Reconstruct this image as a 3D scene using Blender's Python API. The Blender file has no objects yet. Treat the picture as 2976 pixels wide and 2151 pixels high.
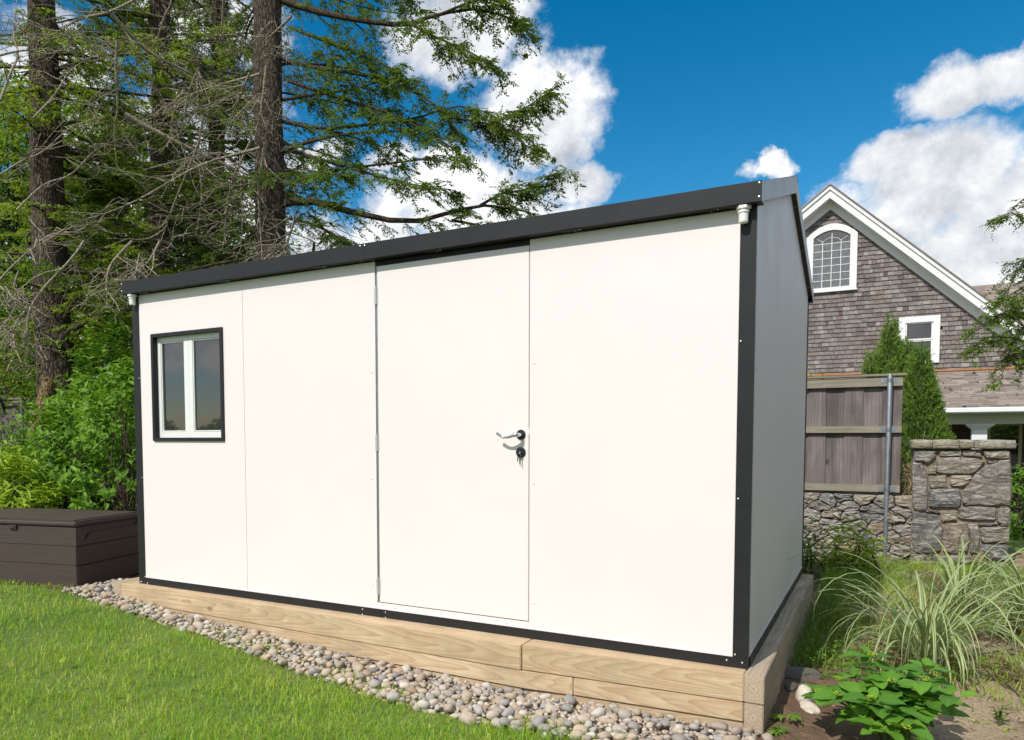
import bpy, bmesh, math, random
import numpy as np
from mathutils import Vector, Matrix, noise as mnoise

random.seed(7)
rng = np.random.default_rng(7)
sc = bpy.context.scene
COL = sc.collection

# ------------------------------------------------------------------ camera
IW, IH = 2976.0, 2151.0
CAM = np.array([4.4804, -3.428, 1.0175])
YAW, PITCH, ROLL = -.5146, -.056, -.0027
FPX, PCX, PCY = 2177.2, 1326.3, 1390.4
_f = np.array([math.sin(YAW)*math.cos(PITCH), math.cos(YAW)*math.cos(PITCH), math.sin(PITCH)])
_r = np.array([math.cos(YAW), -math.sin(YAW), 0.0])
_u = np.cross(_r, _f)
RT = _r*math.cos(ROLL) + _u*math.sin(ROLL)
UP = -_r*math.sin(ROLL) + _u*math.cos(ROLL)
FW = _f
cd = bpy.data.cameras.new('camera')
cam = bpy.data.objects.new('camera', cd)
COL.objects.link(cam)
cam.matrix_world = Matrix(((RT[0], UP[0], -FW[0], CAM[0]), (RT[1], UP[1], -FW[1], CAM[1]), (RT[2], UP[2], -FW[2], CAM[2]), (0, 0, 0, 1)))
cd.sensor_width = 36.0
cd.lens = FPX/IW*36.0
cd.shift_x = (IW/2-PCX)/IW
cd.shift_y = (PCY-IH/2)/IW
cd.clip_start = .05
cd.clip_end = 2000
sc.camera = cam

def ray(u, v): return FW + RT*(u-PCX)/FPX - UP*(v-PCY)/FPX
def onz(u, v, z): d = ray(u, v); return CAM + d*(z-CAM[2])/d[2]
def ony(u, v, y): d = ray(u, v); return CAM + d*(y-CAM[1])/d[1]
def onx(u, v, x): d = ray(u, v); return CAM + d*(x-CAM[0])/d[0]
def dep(u, v, t): return CAM + ray(u, v)*t
DS = 2976/2268.0
def D(x, y): return x*DS, y*DS

# ------------------------------------------------------------------ light
SUN = np.array([-.19, -.93, .98]); SUN = SUN/np.linalg.norm(SUN)
sun_el = math.asin(SUN[2]); sun_az = math.atan2(SUN[0], SUN[1])
sl = bpy.data.lights.new('sun', 'SUN'); sl.energy = 3.7; sl.angle = math.radians(.5); sl.color = (1.0, .955, .88)
so = bpy.data.objects.new('sun', sl); COL.objects.link(so)
so.rotation_euler = Vector(SUN).to_track_quat('Z', 'Y').to_euler()
so.location = (0, -5, 20)

sc.view_settings.view_transform = 'Standard'
sc.view_settings.look = 'None'
sc.view_settings.gamma = 1
sc.view_settings.use_curve_mapping = False
sc.view_settings.exposure = 0.12

class NT:
    def __init__(s, tree): s.t = tree; s.n = tree.nodes; s.l = tree.links
    def node(s, typ, **kw):
        n = s.n.new(typ)
        for k, v in kw.items(): setattr(n, k, v)
        return n
    def put(s, sock, v):
        if isinstance(v, bpy.types.NodeSocket): s.l.new(v, sock)
        elif v is not None: sock.default_value = v
    def math(s, op, a, b=None, c=None, clamp=False):
        n = s.node('ShaderNodeMath', operation=op); n.use_clamp = clamp
        s.put(n.inputs[0], a); s.put(n.inputs[1], b)
        if c is not None: s.put(n.inputs[2], c)
        return n.outputs[0]
    def vmath(s, op, a, b=None, out=0):
        n = s.node('ShaderNodeVectorMath', operation=op)
        s.put(n.inputs[0], a); s.put(n.inputs[1], b)
        return n.outputs[out]
    def mix(s, f, a, b, blend='MIX'):
        n = s.node('ShaderNodeMix', data_type='RGBA', blend_type=blend)
        s.put(n.inputs[0], f); s.put(n.inputs[6], a if isinstance(a, bpy.types.NodeSocket) else (*a, 1)); s.put(n.inputs[7], b if isinstance(b, bpy.types.NodeSocket) else (*b, 1))
        return n.outputs[2]
    def noise(s, vec, scale, detail=3, rough=.5, dist=0, out=0):
        n = s.node('ShaderNodeTexNoise'); s.put(n.inputs['Vector'], vec)
        n.inputs['Scale'].default_value = scale; n.inputs['Detail'].default_value = detail
        n.inputs['Roughness'].default_value = rough; n.inputs['Distortion'].default_value = dist
        return n.outputs[out]
    def mapr(s, v, a, b, c=0, d=1, smooth=False):
        n = s.node('ShaderNodeMapRange'); s.put(n.inputs[0], v)
        for i, x in enumerate((a, b, c, d)): n.inputs[i+1].default_value = x
        if smooth: n.interpolation_type = 'SMOOTHSTEP'
        return n.outputs[0]
    def scale(s, vec, sx, sy, sz):
        return s.vmath('MULTIPLY', vec, (sx, sy, sz))
    def ramp(s, f, stops):
        n = s.node('ShaderNodeValToRGB'); s.put(n.inputs[0], f); e = n.color_ramp.elements
        while len(e) < len(stops): e.new(.5)
        for el, (p, c) in zip(e, stops): el.position = p; el.color = (*c, 1)
        return n.outputs[0]
    def xyz(s, v):
        n = s.node('ShaderNodeSeparateXYZ'); s.put(n.inputs[0], v); return n.outputs
    def comb(s, x, y, z):
        n = s.node('ShaderNodeCombineXYZ'); s.put(n.inputs[0], x); s.put(n.inputs[1], y); s.put(n.inputs[2], z); return n.outputs[0]

# ------------------------------------------------------------------ sky with clouds (world)
world = bpy.data.worlds.new('World'); sc.world = world; world.use_nodes = True
w = NT(world.node_tree); w.n.clear()
sky = w.node('ShaderNodeTexSky', sky_type='NISHITA'); sky.sun_disc = False
sky.sun_elevation = sun_el; sky.sun_rotation = sun_az
sky.air_density = 1.0; sky.dust_density = .3; sky.ozone_density = 3.0; sky.altitude = 0
hs = w.node('ShaderNodeHueSaturation'); hs.inputs['Hue'].default_value = .488; hs.inputs['Saturation'].default_value = 1.44; hs.inputs['Value'].default_value = 1.04
w.l.new(sky.outputs[0], hs.inputs['Color'])
geo = w.node('ShaderNodeNewGeometry')
tc = w.node('ShaderNodeTexCoord')
dirv = w.vmath('NORMALIZE', tc.outputs['Generated'])
X, Y, Z = w.xyz(dirv)
az = w.math('ARCTAN2', X, Y); el = w.math('ARCSINE', Z)
ae = w.comb(az, el, 0.0)
nz = w.noise(dirv, 7.0, 6, .62, out=1)
nzc = w.vmath('SUBTRACT', nz, (.5, .5, .5))
aed = w.vmath('ADD', ae, w.vmath('MULTIPLY', nzc, (.13, .13, 0)))
def azel(x, y):
    d = ray(*D(x, y)); d = d/np.linalg.norm(d); return math.atan2(d[0], d[1]), math.asin(d[2])
blobs = [  # (photo x, y, half width, half height) in the 2268 px photograph, giving a direction in the sky
    (2080, 420, 240, 140), (2200, 520, 200, 160), (1960, 360, 110, 75), (2110, 195, 125, 85), (2230, 170, 90, 80),
    (1190, 240, 160, 120), (1290, 400, 85, 55), (1230, 320, 90, 60), (1700, 395, 55, 30), (1050, 470, 200, 110),
    (1020, 420, 120, 90), (1010, 60, 170, 130), (820, 560, 200, 90), (690, 330, 70, 35), (880, 380, 80, 40), (740, 560, 120, 60), (330, 700, 200, 120), (450, 60, 160, 90), (250, 330, 130, 110), (560, 520, 140, 90), (60, 620, 120, 90), (420, 380, 230, 200), (100, 120, 140, 120),
    (2225, 610, 70, 40), (120, 300, 90, 70), (2240, 480, 260, 140)]
mask = None
for bx, by, rx, ry in blobs:
    a0, e0 = azel(bx, by); a1, _ = azel(bx-rx, by); a2, _ = azel(bx+rx, by); _, e1 = azel(bx, by-ry); _, e2 = azel(bx, by+ry)
    ra, re = abs(a2-a1)/2, abs(e2-e1)/2
    v = w.vmath('SUBTRACT', aed, (a0, e0, 0)); v = w.vmath('MULTIPLY', v, (1/ra, 1/re, 0))
    m = w.math('SUBTRACT', 1.0, w.vmath('LENGTH', v, None, 1))
    mask = m if mask is None else w.math('MAXIMUM', mask, m)
# scattered clouds round the unseen sky, cover raised for more fill light
gl = w.noise(w.scale(dirv, 1, 1, 2.2), 2.3, 5, .55)
gl = w.math('MULTIPLY', w.math('SUBTRACT', gl, .47), 5.0)
ca, ce = azel(1600, 120)
vv = w.vmath('MULTIPLY', w.vmath('SUBTRACT', ae, (ca, ce, 0)), (1/.42, 1/.32, 0))
gl = w.math('SUBTRACT', gl, w.math('MULTIPLY', w.mapr(w.vmath('LENGTH', vv, None, 1), .8, 1.3, 1, 0, True), 6.0))
vv2 = w.vmath('MULTIPLY', w.vmath('SUBTRACT', ae, azel(600, 500)+(0,)), (1/.5, 1/.5, 0))
gl = w.math('SUBTRACT', gl, w.math('MULTIPLY', w.mapr(w.vmath('LENGTH', vv2, None, 1), .8, 1.2, 1, 0, True), .8))
mask = w.math('MAXIMUM', mask, gl)
fine = w.noise(dirv, 15, 8, .62)
dens = w.math('ADD', mask, w.math('MULTIPLY', w.math('SUBTRACT', fine, .5), 1.5))
wisp = w.noise(w.scale(dirv, 1, 1, 1.4), 38, 5, .7)
dens = w.math('ADD', dens, w.math('MULTIPLY', w.math('SUBTRACT', wisp, .5), .35))
alpha = w.mapr(dens, -.20, .40, 0, 1, True)
sunv = tuple(float(q) for q in np.array([-.25, -.15, .9])*.035)
off = w.vmath('ADD', dirv, sunv)
def cl(v): return w.math('ADD', w.noise(v, 7.5, 6, .6), w.math('MULTIPLY', w.noise(v, 21, 4, .6), .45))
relief = w.math('SUBTRACT', cl(off), cl(dirv))
big = w.noise(w.scale(dirv, 1, 1, 1.6), 4.2, 4, .55)
sh2 = w.math('ADD', w.math('MULTIPLY', relief, 2.6), w.mapr(big, .35, .62, -.05, .75))
sh2 = w.math('MULTIPLY', sh2, w.mapr(dens, -.05, .3, .25, 1, True), clamp=True)
ccol = w.mix(sh2, (1.04, 1.04, 1.05), (.50, .535, .60))
bg1 = w.node('ShaderNodeBackground'); w.l.new(hs.outputs[0], bg1.inputs[0]); bg1.inputs[1].default_value = .11
bg2 = w.node('ShaderNodeBackground'); w.put(bg2.inputs[0], ccol); bg2.inputs[1].default_value = .98
ms = w.node('ShaderNodeMixShader'); w.put(ms.inputs[0], alpha); w.l.new(bg1.outputs[0], ms.inputs[1]); w.l.new(bg2.outputs[0], ms.inputs[2])
wo = w.node('ShaderNodeOutputWorld'); w.l.new(ms.outputs[0], wo.inputs[0])
world.cycles.sampling_method = 'MANUAL'; world.cycles.sample_map_resolution = 1024
sc.cycles.max_bounces = 8; sc.cycles.diffuse_bounces = 3; sc.cycles.transparent_max_bounces = 8

# ------------------------------------------------------------------ materials
def newmat(name):
    m = bpy.data.materials.new(name); m.use_nodes = True
    t = NT(m.node_tree); b = t.n['Principled BSDF']; return m, t, b
def bump(t, b, h, strength=.3, dist=.01):
    n = t.node('ShaderNodeBump'); n.inputs['Strength'].default_value = strength; n.inputs['Distance'].default_value = dist
    t.put(n.inputs['Height'], h); t.l.new(n.outputs[0], b.inputs['Normal'])
def isl(t):
    """a number 0..1 that differs from piece to piece, also between copies that share a mesh"""
    g = t.node('ShaderNodeNewGeometry'); o = t.node('ShaderNodeObjectInfo')
    return t.math('FRACT', t.math('ADD', g.outputs['Random Per Island'], o.outputs['Random']))
def objc(t):
    c = t.node('ShaderNodeTexCoord'); o = t.node('ShaderNodeObjectInfo')
    off = t.math('MULTIPLY', o.outputs['Random'], 37.0)
    return t.vmath('ADD', c.outputs['Object'], t.comb(off, off, off))
def posn(t): return t.node('ShaderNodeNewGeometry').outputs['Position']
def simple(name, col, rough=.5, metal=0, var=.06, vs=6, bs=0, bscale=200, spec=.5):
    m, t, b = newmat(name); p = posn(t)
    n = t.noise(p, vs, 4, .6)
    c = t.mix(t.mapr(n, .3, .7), tuple(x*(1-var) for x in col), tuple(min(1, x*(1+var)) for x in col))
    t.put(b.inputs['Base Color'], c); b.inputs['Metallic'].default_value = metal
    t.put(b.inputs['Roughness'], t.mapr(t.noise(p, vs*4, 3), .3, .7, rough*.85, min(1, rough*1.15)))
    b.inputs['Specular IOR Level'].default_value = spec
    if bs: bump(t, b, t.noise(p, bscale, 3), bs, .002)
    return m
M = {}
M['panel'] = simple('white_coated_panel', (.825, .758, .742), .45, 0, .015, 1.2, .04, 300, .4)
M['charcoal'] = simple('charcoal_metal', (.020, .020, .022), .45, 0, .06, 3, .04, 400, .3)
M['trimgrey'] = simple('light_grey_metal', (.52, .50, .48), .4, 0, .03, 2)
M['white'] = simple('white_paint', (.80, .80, .80), .45, 0, .03, 2, .05, 80)
M['hinge'] = simple('zinc_hinge', (.52, .53, .53), .45, .35, .05, 30)
M['pvc'] = simple('white_pvc', (.80, .80, .77), .35, 0, .02, 10)
M['steel'] = simple('bright_steel', (.75, .75, .75), .28, 1, .05, 30)
M['chrome'] = simple('chrome', (.62, .63, .64), .12, 1, .02, 30)
M['dark'] = simple('black_plastic', (.012, .012, .012), .35, 0, .1, 10)
M['galv'] = simple('galvanised_steel', (.33, .35, .38), .42, .75, .16, 26, .08, 90)
M['curtain'] = simple('curtain', (.84, .87, .86), .9, 0, .3, 5)
M['copper'] = simple('copper_flashing', (.50, .21, .07), .5, .4, .15, 6)
M['stem'] = simple('plant_stem', (.10, .14, .03), .6, 0, .2, 20)
M['straw'] = simple('dead_stalks', (.30, .21, .12), .8, 0, .3, 20)
M['porchwall'] = simple('porch_dark_wall', (.055, .035, .028), .7, 0, .2, 6)  # dark brown, shared by the porch, gable and wing walls
M['mortar'] = simple('mortar', (.24, .19, .13), .95, 0, .3, 18, .6, 120)
M['darkgap'] = simple('wall_core_earth', (.05, .042, .034), .95, 0, .3, 18, .6, 60)

def wood(name, c0, c1, c2, axis, rings=60, rough=.65, grey=0, bs=.25):
    m, t, b = newmat(name); p = objc(t)
    st = {0: (.35, 3, 3), 1: (3, .35, 3), 2: (3, 3, .35)}[axis]
    nv = t.noise(t.scale(p, *st), 1.6, 3, .55, out=1)
    q = t.vmath('ADD', p, t.vmath('MULTIPLY', t.vmath('SUBTRACT', nv, (.5, .5, .5)), (.10, .10, .10)))
    k = [1, 1, 1]; k[axis] = .02
    r = t.vmath('LENGTH', t.vmath('MULTIPLY', t.vmath('SUBTRACT', t.node('ShaderNodeTexCoord').outputs['Object'], (0, 0, 0)), (0, 0, 0)), None, 1)
    oc = t.node('ShaderNodeTexCoord').outputs['Object']
    dist = t.vmath('MULTIPLY', t.vmath('SUBTRACT', nv, (.5, .5, .5)), (.075, .075, .075))
    a = t.vmath('MULTIPLY', t.vmath('ADD', oc, dist), tuple(k))
    r = t.vmath('LENGTH', a, None, 1)
    ring = t.math('FRACT', t.math('MULTIPLY', r, float(rings)))
    ring = t.math('POWER', ring, 2.2)
    sf = [90, 90, 90]; sf[axis] = 2.0
    fib = t.noise(t.scale(p, *sf), 1.0, 4, .65)
    blot = t.noise(p, 5, 3, .6)
    c = t.mix(t.mapr(blot, .3, .7), c0, c1)
    c = t.mix(t.math('MULTIPLY', ring, .60), c, c2)
    c = t.mix(t.mapr(fib, .35, .7, 0, .45), c, c2)
    if grey:
        gn = t.noise(t.scale(p, *[6 if i != axis else .8 for i in range(3)]), 1.5, 4, .6)
        c = t.mix(t.mapr(gn, .40, .66, 0, .85), c, (c0[0]*.28, c0[1]*.26, c0[2]*.26))
    c = t.mix(t.mapr(t.noise(p, 2.2, 5, .7), .42, .75, 0, .6), c, (c0[0]*.55, c0[1]*.56, c0[2]*.6))
    c = t.mix(t.mapr(t.noise(t.scale(p, *[30 if i != axis else 3 for i in range(3)]), 1.2, 3, .7), .6, .75, 0, .5), c, tuple(x*.5 for x in c0))
    # knots
    vk = t.node('ShaderNodeTexVoronoi'); vk.inputs['Scale'].default_value = 3.2; t.put(vk.inputs['Vector'], t.scale(p, *[1 if i != axis else .5 for i in range(3)]))
    kn = t.mapr(vk.outputs['Distance'], .03, .07, 1, 0)
    c = t.mix(t.math('MULTIPLY', kn, .8), c, tuple(x*.35 for x in c2))
    t.put(b.inputs['Base Color'], c); b.inputs['Roughness'].default_value = rough; b.inputs['Specular IOR Level'].default_value = .25
    bump(t, b, t.math('ADD', t.math('MULTIPLY', fib, .7), t.math('MULTIPLY', ring, -.4)), bs, .004)
    return m
M['timberx'] = wood('new_timber_long', (.58, .44, .27), (.72, .59, .40), (.38, .22, .11), 0, 130)
M['timbery'] = wood('new_timber_side', (.54, .43, .30), (.64, .53, .40), (.27, .18, .11), 1, 110)
M['boardz'] = wood('weathered_board', (.31, .27, .255), (.22, .19, .18), (.12, .095, .09), 2, 38, .85, 1, .35)
M['railx'] = wood('weathered_rail', (.34, .31, .25), (.28, .26, .18), (.20, .17, .12), 0, 38, .85, 0, .3)

# brown plastic with wood-grain relief
m, t, b = newmat('brown_plastic'); p = objc(t)
g1 = t.noise(t.scale(p, 6, 6, 90), 1.5, 4, .6)
t.put(b.inputs['Base Color'], t.mix(t.mapr(g1, .3, .7), (.056, .037, .034), (.076, .053, .048))); b.inputs['Roughness'].default_value = .5
bump(t, b, g1, .5, .003); M['box'] = m

# dark reflecting glass
m, t, b = newmat('dark_glass'); b.inputs['Base Color'].default_value = (.028, .028, .03, 1); b.inputs['Roughness'].default_value = .02
b.inputs['IOR'].default_value = 1.95; bump(t, b, t.noise(posn(t), 1.5, 2), .02, .02); M['glass'] = m
m, t, b = newmat('clear_glass')
t.n.remove(b); gl_ = t.node('ShaderNodeBsdfGlossy'); gl_.inputs['Roughness'].default_value = .02; tr = t.node('ShaderNodeBsdfTransparent')
fr = t.node('ShaderNodeFresnel'); fr.inputs[0].default_value = 1.9; mx = t.node('ShaderNodeMixShader')
t.l.new(fr.outputs[0], mx.inputs[0]); t.l.new(tr.outputs[0], mx.inputs[1]); t.l.new(gl_.outputs[0], mx.inputs[2])
t.l.new(mx.outputs[0], t.n['Material Output'].inputs[0]); M['clear'] = m

def leafmat(name, a, bcol, c, tr=.35, rough=.5, vein=False, stripe=False, patch_=1.8):
    m, t, b = newmat(name); r = isl(t)
    r = t.mapr(t.math('ADD', t.math('MULTIPLY', r, .6), t.math('MULTIPLY', t.noise(posn(t), patch_, 4, .65), 1.1)), .42, 1.18, 0, 1)
    col = t.ramp(r, [(0, a), (.5, bcol), (1, c)])
    if vein:
        uv = t.node('ShaderNodeUVMap'); U_, V_, _ = t.xyz(uv.outputs[0])
        au = t.math('ABSOLUTE', t.math('SUBTRACT', U_, .5))
        mid = t.mapr(au, .0, .03, 1, 0)
        s = t.math('FRACT', t.math('SUBTRACT', t.math('MULTIPLY', V_, 8.0), t.math('MULTIPLY', au, 7.0)))
        s = t.math('ABSOLUTE', t.math('SUBTRACT', s, .5)); side = t.mapr(s, 0, .14, 1, 0)
        ve = t.math('MAXIMUM', mid, t.math('MULTIPLY', side, .6))
        col = t.mix(t.math('MULTIPLY', ve, .5), col, tuple(min(1, x*1.7+.02) for x in c))
        bump(t, b, ve, -.5, .004)
    if stripe:
        uv = t.node('ShaderNodeUVMap'); U_, V_, _ = t.xyz(uv.outputs[0])
        au = t.math('ABSOLUTE', t.math('SUBTRACT', U_, .5))
        w1 = t.mapr(au, .12, .17, 1, 0)
        w2 = t.mapr(au, .44, .47, 0, 1)
        ww = t.math('MAXIMUM', w1, w2)
        col = t.mix(ww, col, (.62, .66, .42))
    t.put(b.inputs['Base Color'], col); b.inputs['Roughness'].default_value = rough; b.inputs['Specular IOR Level'].default_value = .35
    tl = t.node('ShaderNodeBsdfTranslucent'); t.put(tl.inputs[0], t.mix(.5, col, (c[0]*1.3, c[1]*1.25, c[2]*.5)))
    mx = t.node('ShaderNodeMixShader'); mx.inputs[0].default_value = tr
    out = t.n['Material Output']; t.l.new(b.outputs[0], mx.inputs[1]); t.l.new(tl.outputs[0], mx.inputs[2]); t.l.new(mx.outputs[0], out.inputs[0])
    return m
M['hemlock'] = leafmat('hemlock_needles', (0.055, 0.105, 0.02), (0.13, 0.22, 0.03), (0.42, 0.54, 0.06), 0.45)
M['hemlock2'] = leafmat('hemlock_needles_dark', (0.045, 0.085, 0.018), (0.085, 0.16, 0.025), (0.22, 0.33, 0.04), 0.4)
M['broad'] = leafmat('broadleaf', (0.06, 0.13, 0.02), (0.11, 0.22, 0.03), (0.24, 0.38, 0.045), 0.5)
M['shrub'] = leafmat('shrub_leaf', (.09, .20, .02), (.15, .31, .03), (.24, .42, .045), .4)
M['shrub2'] = leafmat('shrub_leaf_deep', (.045, .11, .016), (.08, .18, .022), (.14, .27, .035), .35)
M['arbor'] = leafmat('arborvitae_spray', (0.07, 0.14, 0.02), (0.12, 0.22, 0.03), (0.24, 0.36, 0.05), 0.3, .6, patch_=3)
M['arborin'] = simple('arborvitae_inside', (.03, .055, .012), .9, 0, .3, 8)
M['grass'] = leafmat('grass_blade', (0.09, 0.25, 0.018), (0.21, 0.44, 0.028), (0.52, 0.60, 0.10), 0.45, .45, patch_=2.2)
M['dry'] = leafmat('dry_blade', (.34, .27, .12), (.42, .34, .16), (.50, .40, .2), .3, .6)
M['miscanthus'] = leafmat('striped_grass_blade', (.11, .20, .035), (.17, .27, .045), (.24, .34, .07), .3, .45, stripe=True)
M['hydrangea'] = leafmat('hydrangea_leaf', (.06, .17, .02), (.10, .25, .028), (.16, .34, .035), .3, .42, vein=True)
M['weed'] = leafmat('weed_leaf', (.07, .17, .02), (.13, .26, .03), (.24, .36, .04), .35)
M['lime'] = leafmat('lime_leaf', (.24, .38, .03), (.33, .48, .04), (.42, .55, .05), .35)

def bark(name, c0, c1, sc_=1.0):
    m, t, b = newmat(name); p = posn(t)
    n1 = t.noise(t.scale(p, 9*sc_, 9*sc_, 2.2*sc_), 2.4, 5, .65, .4)
    vo = t.node('ShaderNodeTexVoronoi', feature='DISTANCE_TO_EDGE'); vo.inputs['Scale'].default_value = 26*sc_
    t.put(vo.inputs['Vector'], t.scale(p, 1.2, 1.2, .3)); cr = t.mapr(vo.outputs[0], 0, .2, 0, 1)
    h = t.math('ADD', n1, t.math('MULTIPLY', cr, .5))
    c = t.mix(t.mapr(h, .45, 1.1), c0, c1)
    c = t.mix(t.mapr(t.noise(p, 2.5, 4), .5, .75, 0, .5), c, (c1[0]*.8, c1[1]*1.02, c1[2]*.7))
    t.put(b.inputs['Base Color'], c); b.inputs['Roughness'].default_value = .9; b.inputs['Specular IOR Level'].default_value = .2
    bump(t, b, h, 1.0, .03); return m
M['bark'] = bark('conifer_bark', (.028, .020, .015), (.135, .10, .075))
M['bark2'] = bark('brown_bark', (.10, .065, .035), (.33, .22, .12))
M['limb'] = bark('limb_bark', (.07, .052, .038), (.21, .16, .11), 3)
M['deadwood'] = bark('bare_grey_branch', (.40, .32, .23), (.76, .66, .52), 3)

def stone(name, cols):
    m, t, b = newmat(name); p = objc(t); r = isl(t)
    base = t.ramp(r, cols)
    rr = t.comb(t.math('MULTIPLY', r, 20.0), t.math('MULTIPLY', r, 13.0), t.math('MULTIPLY', r, 31.0))
    q = t.vmath('ADD', p, rr)
    st = t.noise(t.scale(q, 5, 8, 26), 1.3, 6, .7, 1.2)
    n2 = t.noise(q, 34, 6, .7)
    c = t.mix(t.mapr(st, .50, .62, 0, .75), base, (.58, .55, .49))
    c = t.mix(t.mapr(st, .50, .36, 0, .65), c, (.075, .075, .08))
    c = t.mix(t.mapr(n2, .5, .72, 0, .6), c, (.06, .058, .06))
    t.put(b.inputs['Base Color'], c); b.inputs['Roughness'].default_value = .85; b.inputs['Specular IOR Level'].default_value = .3
    bump(t, b, t.math('ADD', t.math('MULTIPLY', st, 1.4), n2), .9, .02); return m
M['stone'] = stone('gneiss', [(0, (.21, .205, .20)), (.2, (.32, .29, .245)), (.42, (.16, .157, .16)), (.60, (.36, .29, .20)), (.76, (.27, .255, .235)), (.95, (.34, .20, .11)), (1, (.38, .34, .27))])
M['rubble'] = stone('rubble_stone_lit', [(0, (.26, .255, .245)), (.3, (.36, .33, .28)), (.5, (.20, .20, .20)), (.7, (.42, .36, .27)), (.9, (.30, .29, .27)), (1, (.40, .28, .18))])  # lighter ramp than the gneiss: brighter sunlight on the low wall put into its colour
M['capstone'] = stone('cap_stone', [(0, (.42, .36, .24)), (.4, (.33, .32, .28)), (.7, (.44, .38, .25)), (1, (.36, .34, .30))])
M['paleRock'] = simple('pale_rock', (.60, .54, .43), .85, 0, .2, 22, .8, 40)
m, t, b = newmat('river_pebble'); r = isl(t)
c = t.ramp(r, [(0, (.40, .325, .235)), (.16, (.52, .41, .29)), (.3, (.21, .19, .175)), (.44, (.54, .47, .385)), (.58, (.34, .23, .145)), (.72, (.62, .565, .48)), (.86, (.26, .25, .26)), (1, (.46, .335, .22))])
p = objc(t); n2 = t.noise(p, 40, 5, .65); n3 = t.noise(t.scale(p, 1, 1, 3), 22, 3, .5, 1)
c = t.mix(t.mapr(n2, .4, .75, 0, .45), c, (.22, .19, .16)); c = t.mix(t.mapr(n3, .55, .7, 0, .4), c, (.62, .58, .5))
t.put(b.inputs['Base Color'], c); b.inputs['Roughness'].default_value = .7; bump(t, b, n2, .25, .004); M['pebble'] = m

m, t, b = newmat('cedar_shingle'); r = isl(t); p = posn(t)
base = t.ramp(r, [(0, (.085, .062, .058)), (.18, (.25, .22, .21)), (.36, (.13, .105, .10)), (.54, (.36, .33, .305)), (.7, (.17, .14, .135)), (.85, (.28, .25, .235)), (1, (.20, .14, .115))])
st = t.noise(t.scale(p, 34, 34, 4.5), 1.3, 5, .7, .3); big = t.noise(p, .8, 3)
c = t.mix(t.mapr(st, .45, .7, 0, .75), base, (.075, .055, .05)); c = t.mix(t.mapr(st, .5, .3, 0, .5), c, (.38, .36, .33))
c = t.mix(t.mapr(big, .5, .7, 0, .35), c, (.15, .10, .085))
t.put(b.inputs['Base Color'], c); b.inputs['Roughness'].default_value = .9; bump(t, b, st, .6, .01); M['shingle'] = m
m, t, b = newmat('asphalt_shingle'); r = isl(t); p = posn(t)
c = t.ramp(r, [(0, (.15, .12, .10)), (.3, (.33, .275, .235)), (.6, (.21, .17, .15)), (1, (.40, .34, .29))])
n2 = t.noise(p, 60, 4, .7); c = t.mix(t.mapr(n2, .35, .7, 0, .5), c, (.14, .115, .10))
t.put(b.inputs['Base Color'], c); b.inputs['Roughness'].default_value = .95; bump(t, b, n2, .4, .004); M['asphalt'] = m

m, t, b = newmat('lawn_soil'); p = posn(t); n1 = t.noise(p, 3, 5); n2 = t.noise(p, 60, 4)
c = t.mix(t.mapr(n1, .35, .65), (.07, .15, .02), (.14, .20, .035)); c = t.mix(t.mapr(n2, .4, .7, 0, .6), c, (.13, .11, .04))
t.put(b.inputs['Base Color'], c); b.inputs['Roughness'].default_value = .95; bump(t, b, n2, .6, .02); M['lawn'] = m
m, t, b = newmat('garden_soil'); p = posn(t); n1 = t.noise(p, 1.7, 5, .6); n2 = t.noise(p, 70, 5, .7); n3 = t.noise(p, 14, 5, .7)
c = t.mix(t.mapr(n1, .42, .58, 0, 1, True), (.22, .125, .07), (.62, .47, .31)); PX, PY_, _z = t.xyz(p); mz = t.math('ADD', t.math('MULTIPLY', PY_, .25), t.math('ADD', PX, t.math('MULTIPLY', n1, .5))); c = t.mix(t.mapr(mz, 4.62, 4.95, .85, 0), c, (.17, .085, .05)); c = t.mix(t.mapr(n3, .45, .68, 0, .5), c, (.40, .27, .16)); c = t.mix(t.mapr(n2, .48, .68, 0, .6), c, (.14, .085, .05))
t.put(b.inputs['Base Color'], c); b.inputs['Roughness'].default_value = .95; bump(t, b, t.math('ADD', n2, t.math('MULTIPLY', n3, 1.5)), .9, .03); M['soil'] = m
m, t, b = newmat('woodland_floor'); p = posn(t); n1 = t.noise(p, 1.2, 5, .6); n2 = t.noise(p, 40, 5, .7)
c = t.mix(t.mapr(n1, .4, .6), (.05, .085, .02), (.09, .065, .035)); c = t.mix(t.mapr(n2, .4, .7, 0, .6), c, (.045, .035, .02))
t.put(b.inputs['Base Color'], c); b.inputs['Roughness'].default_value = .95; bump(t, b, n2, .6, .03); M['floor'] = m

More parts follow.
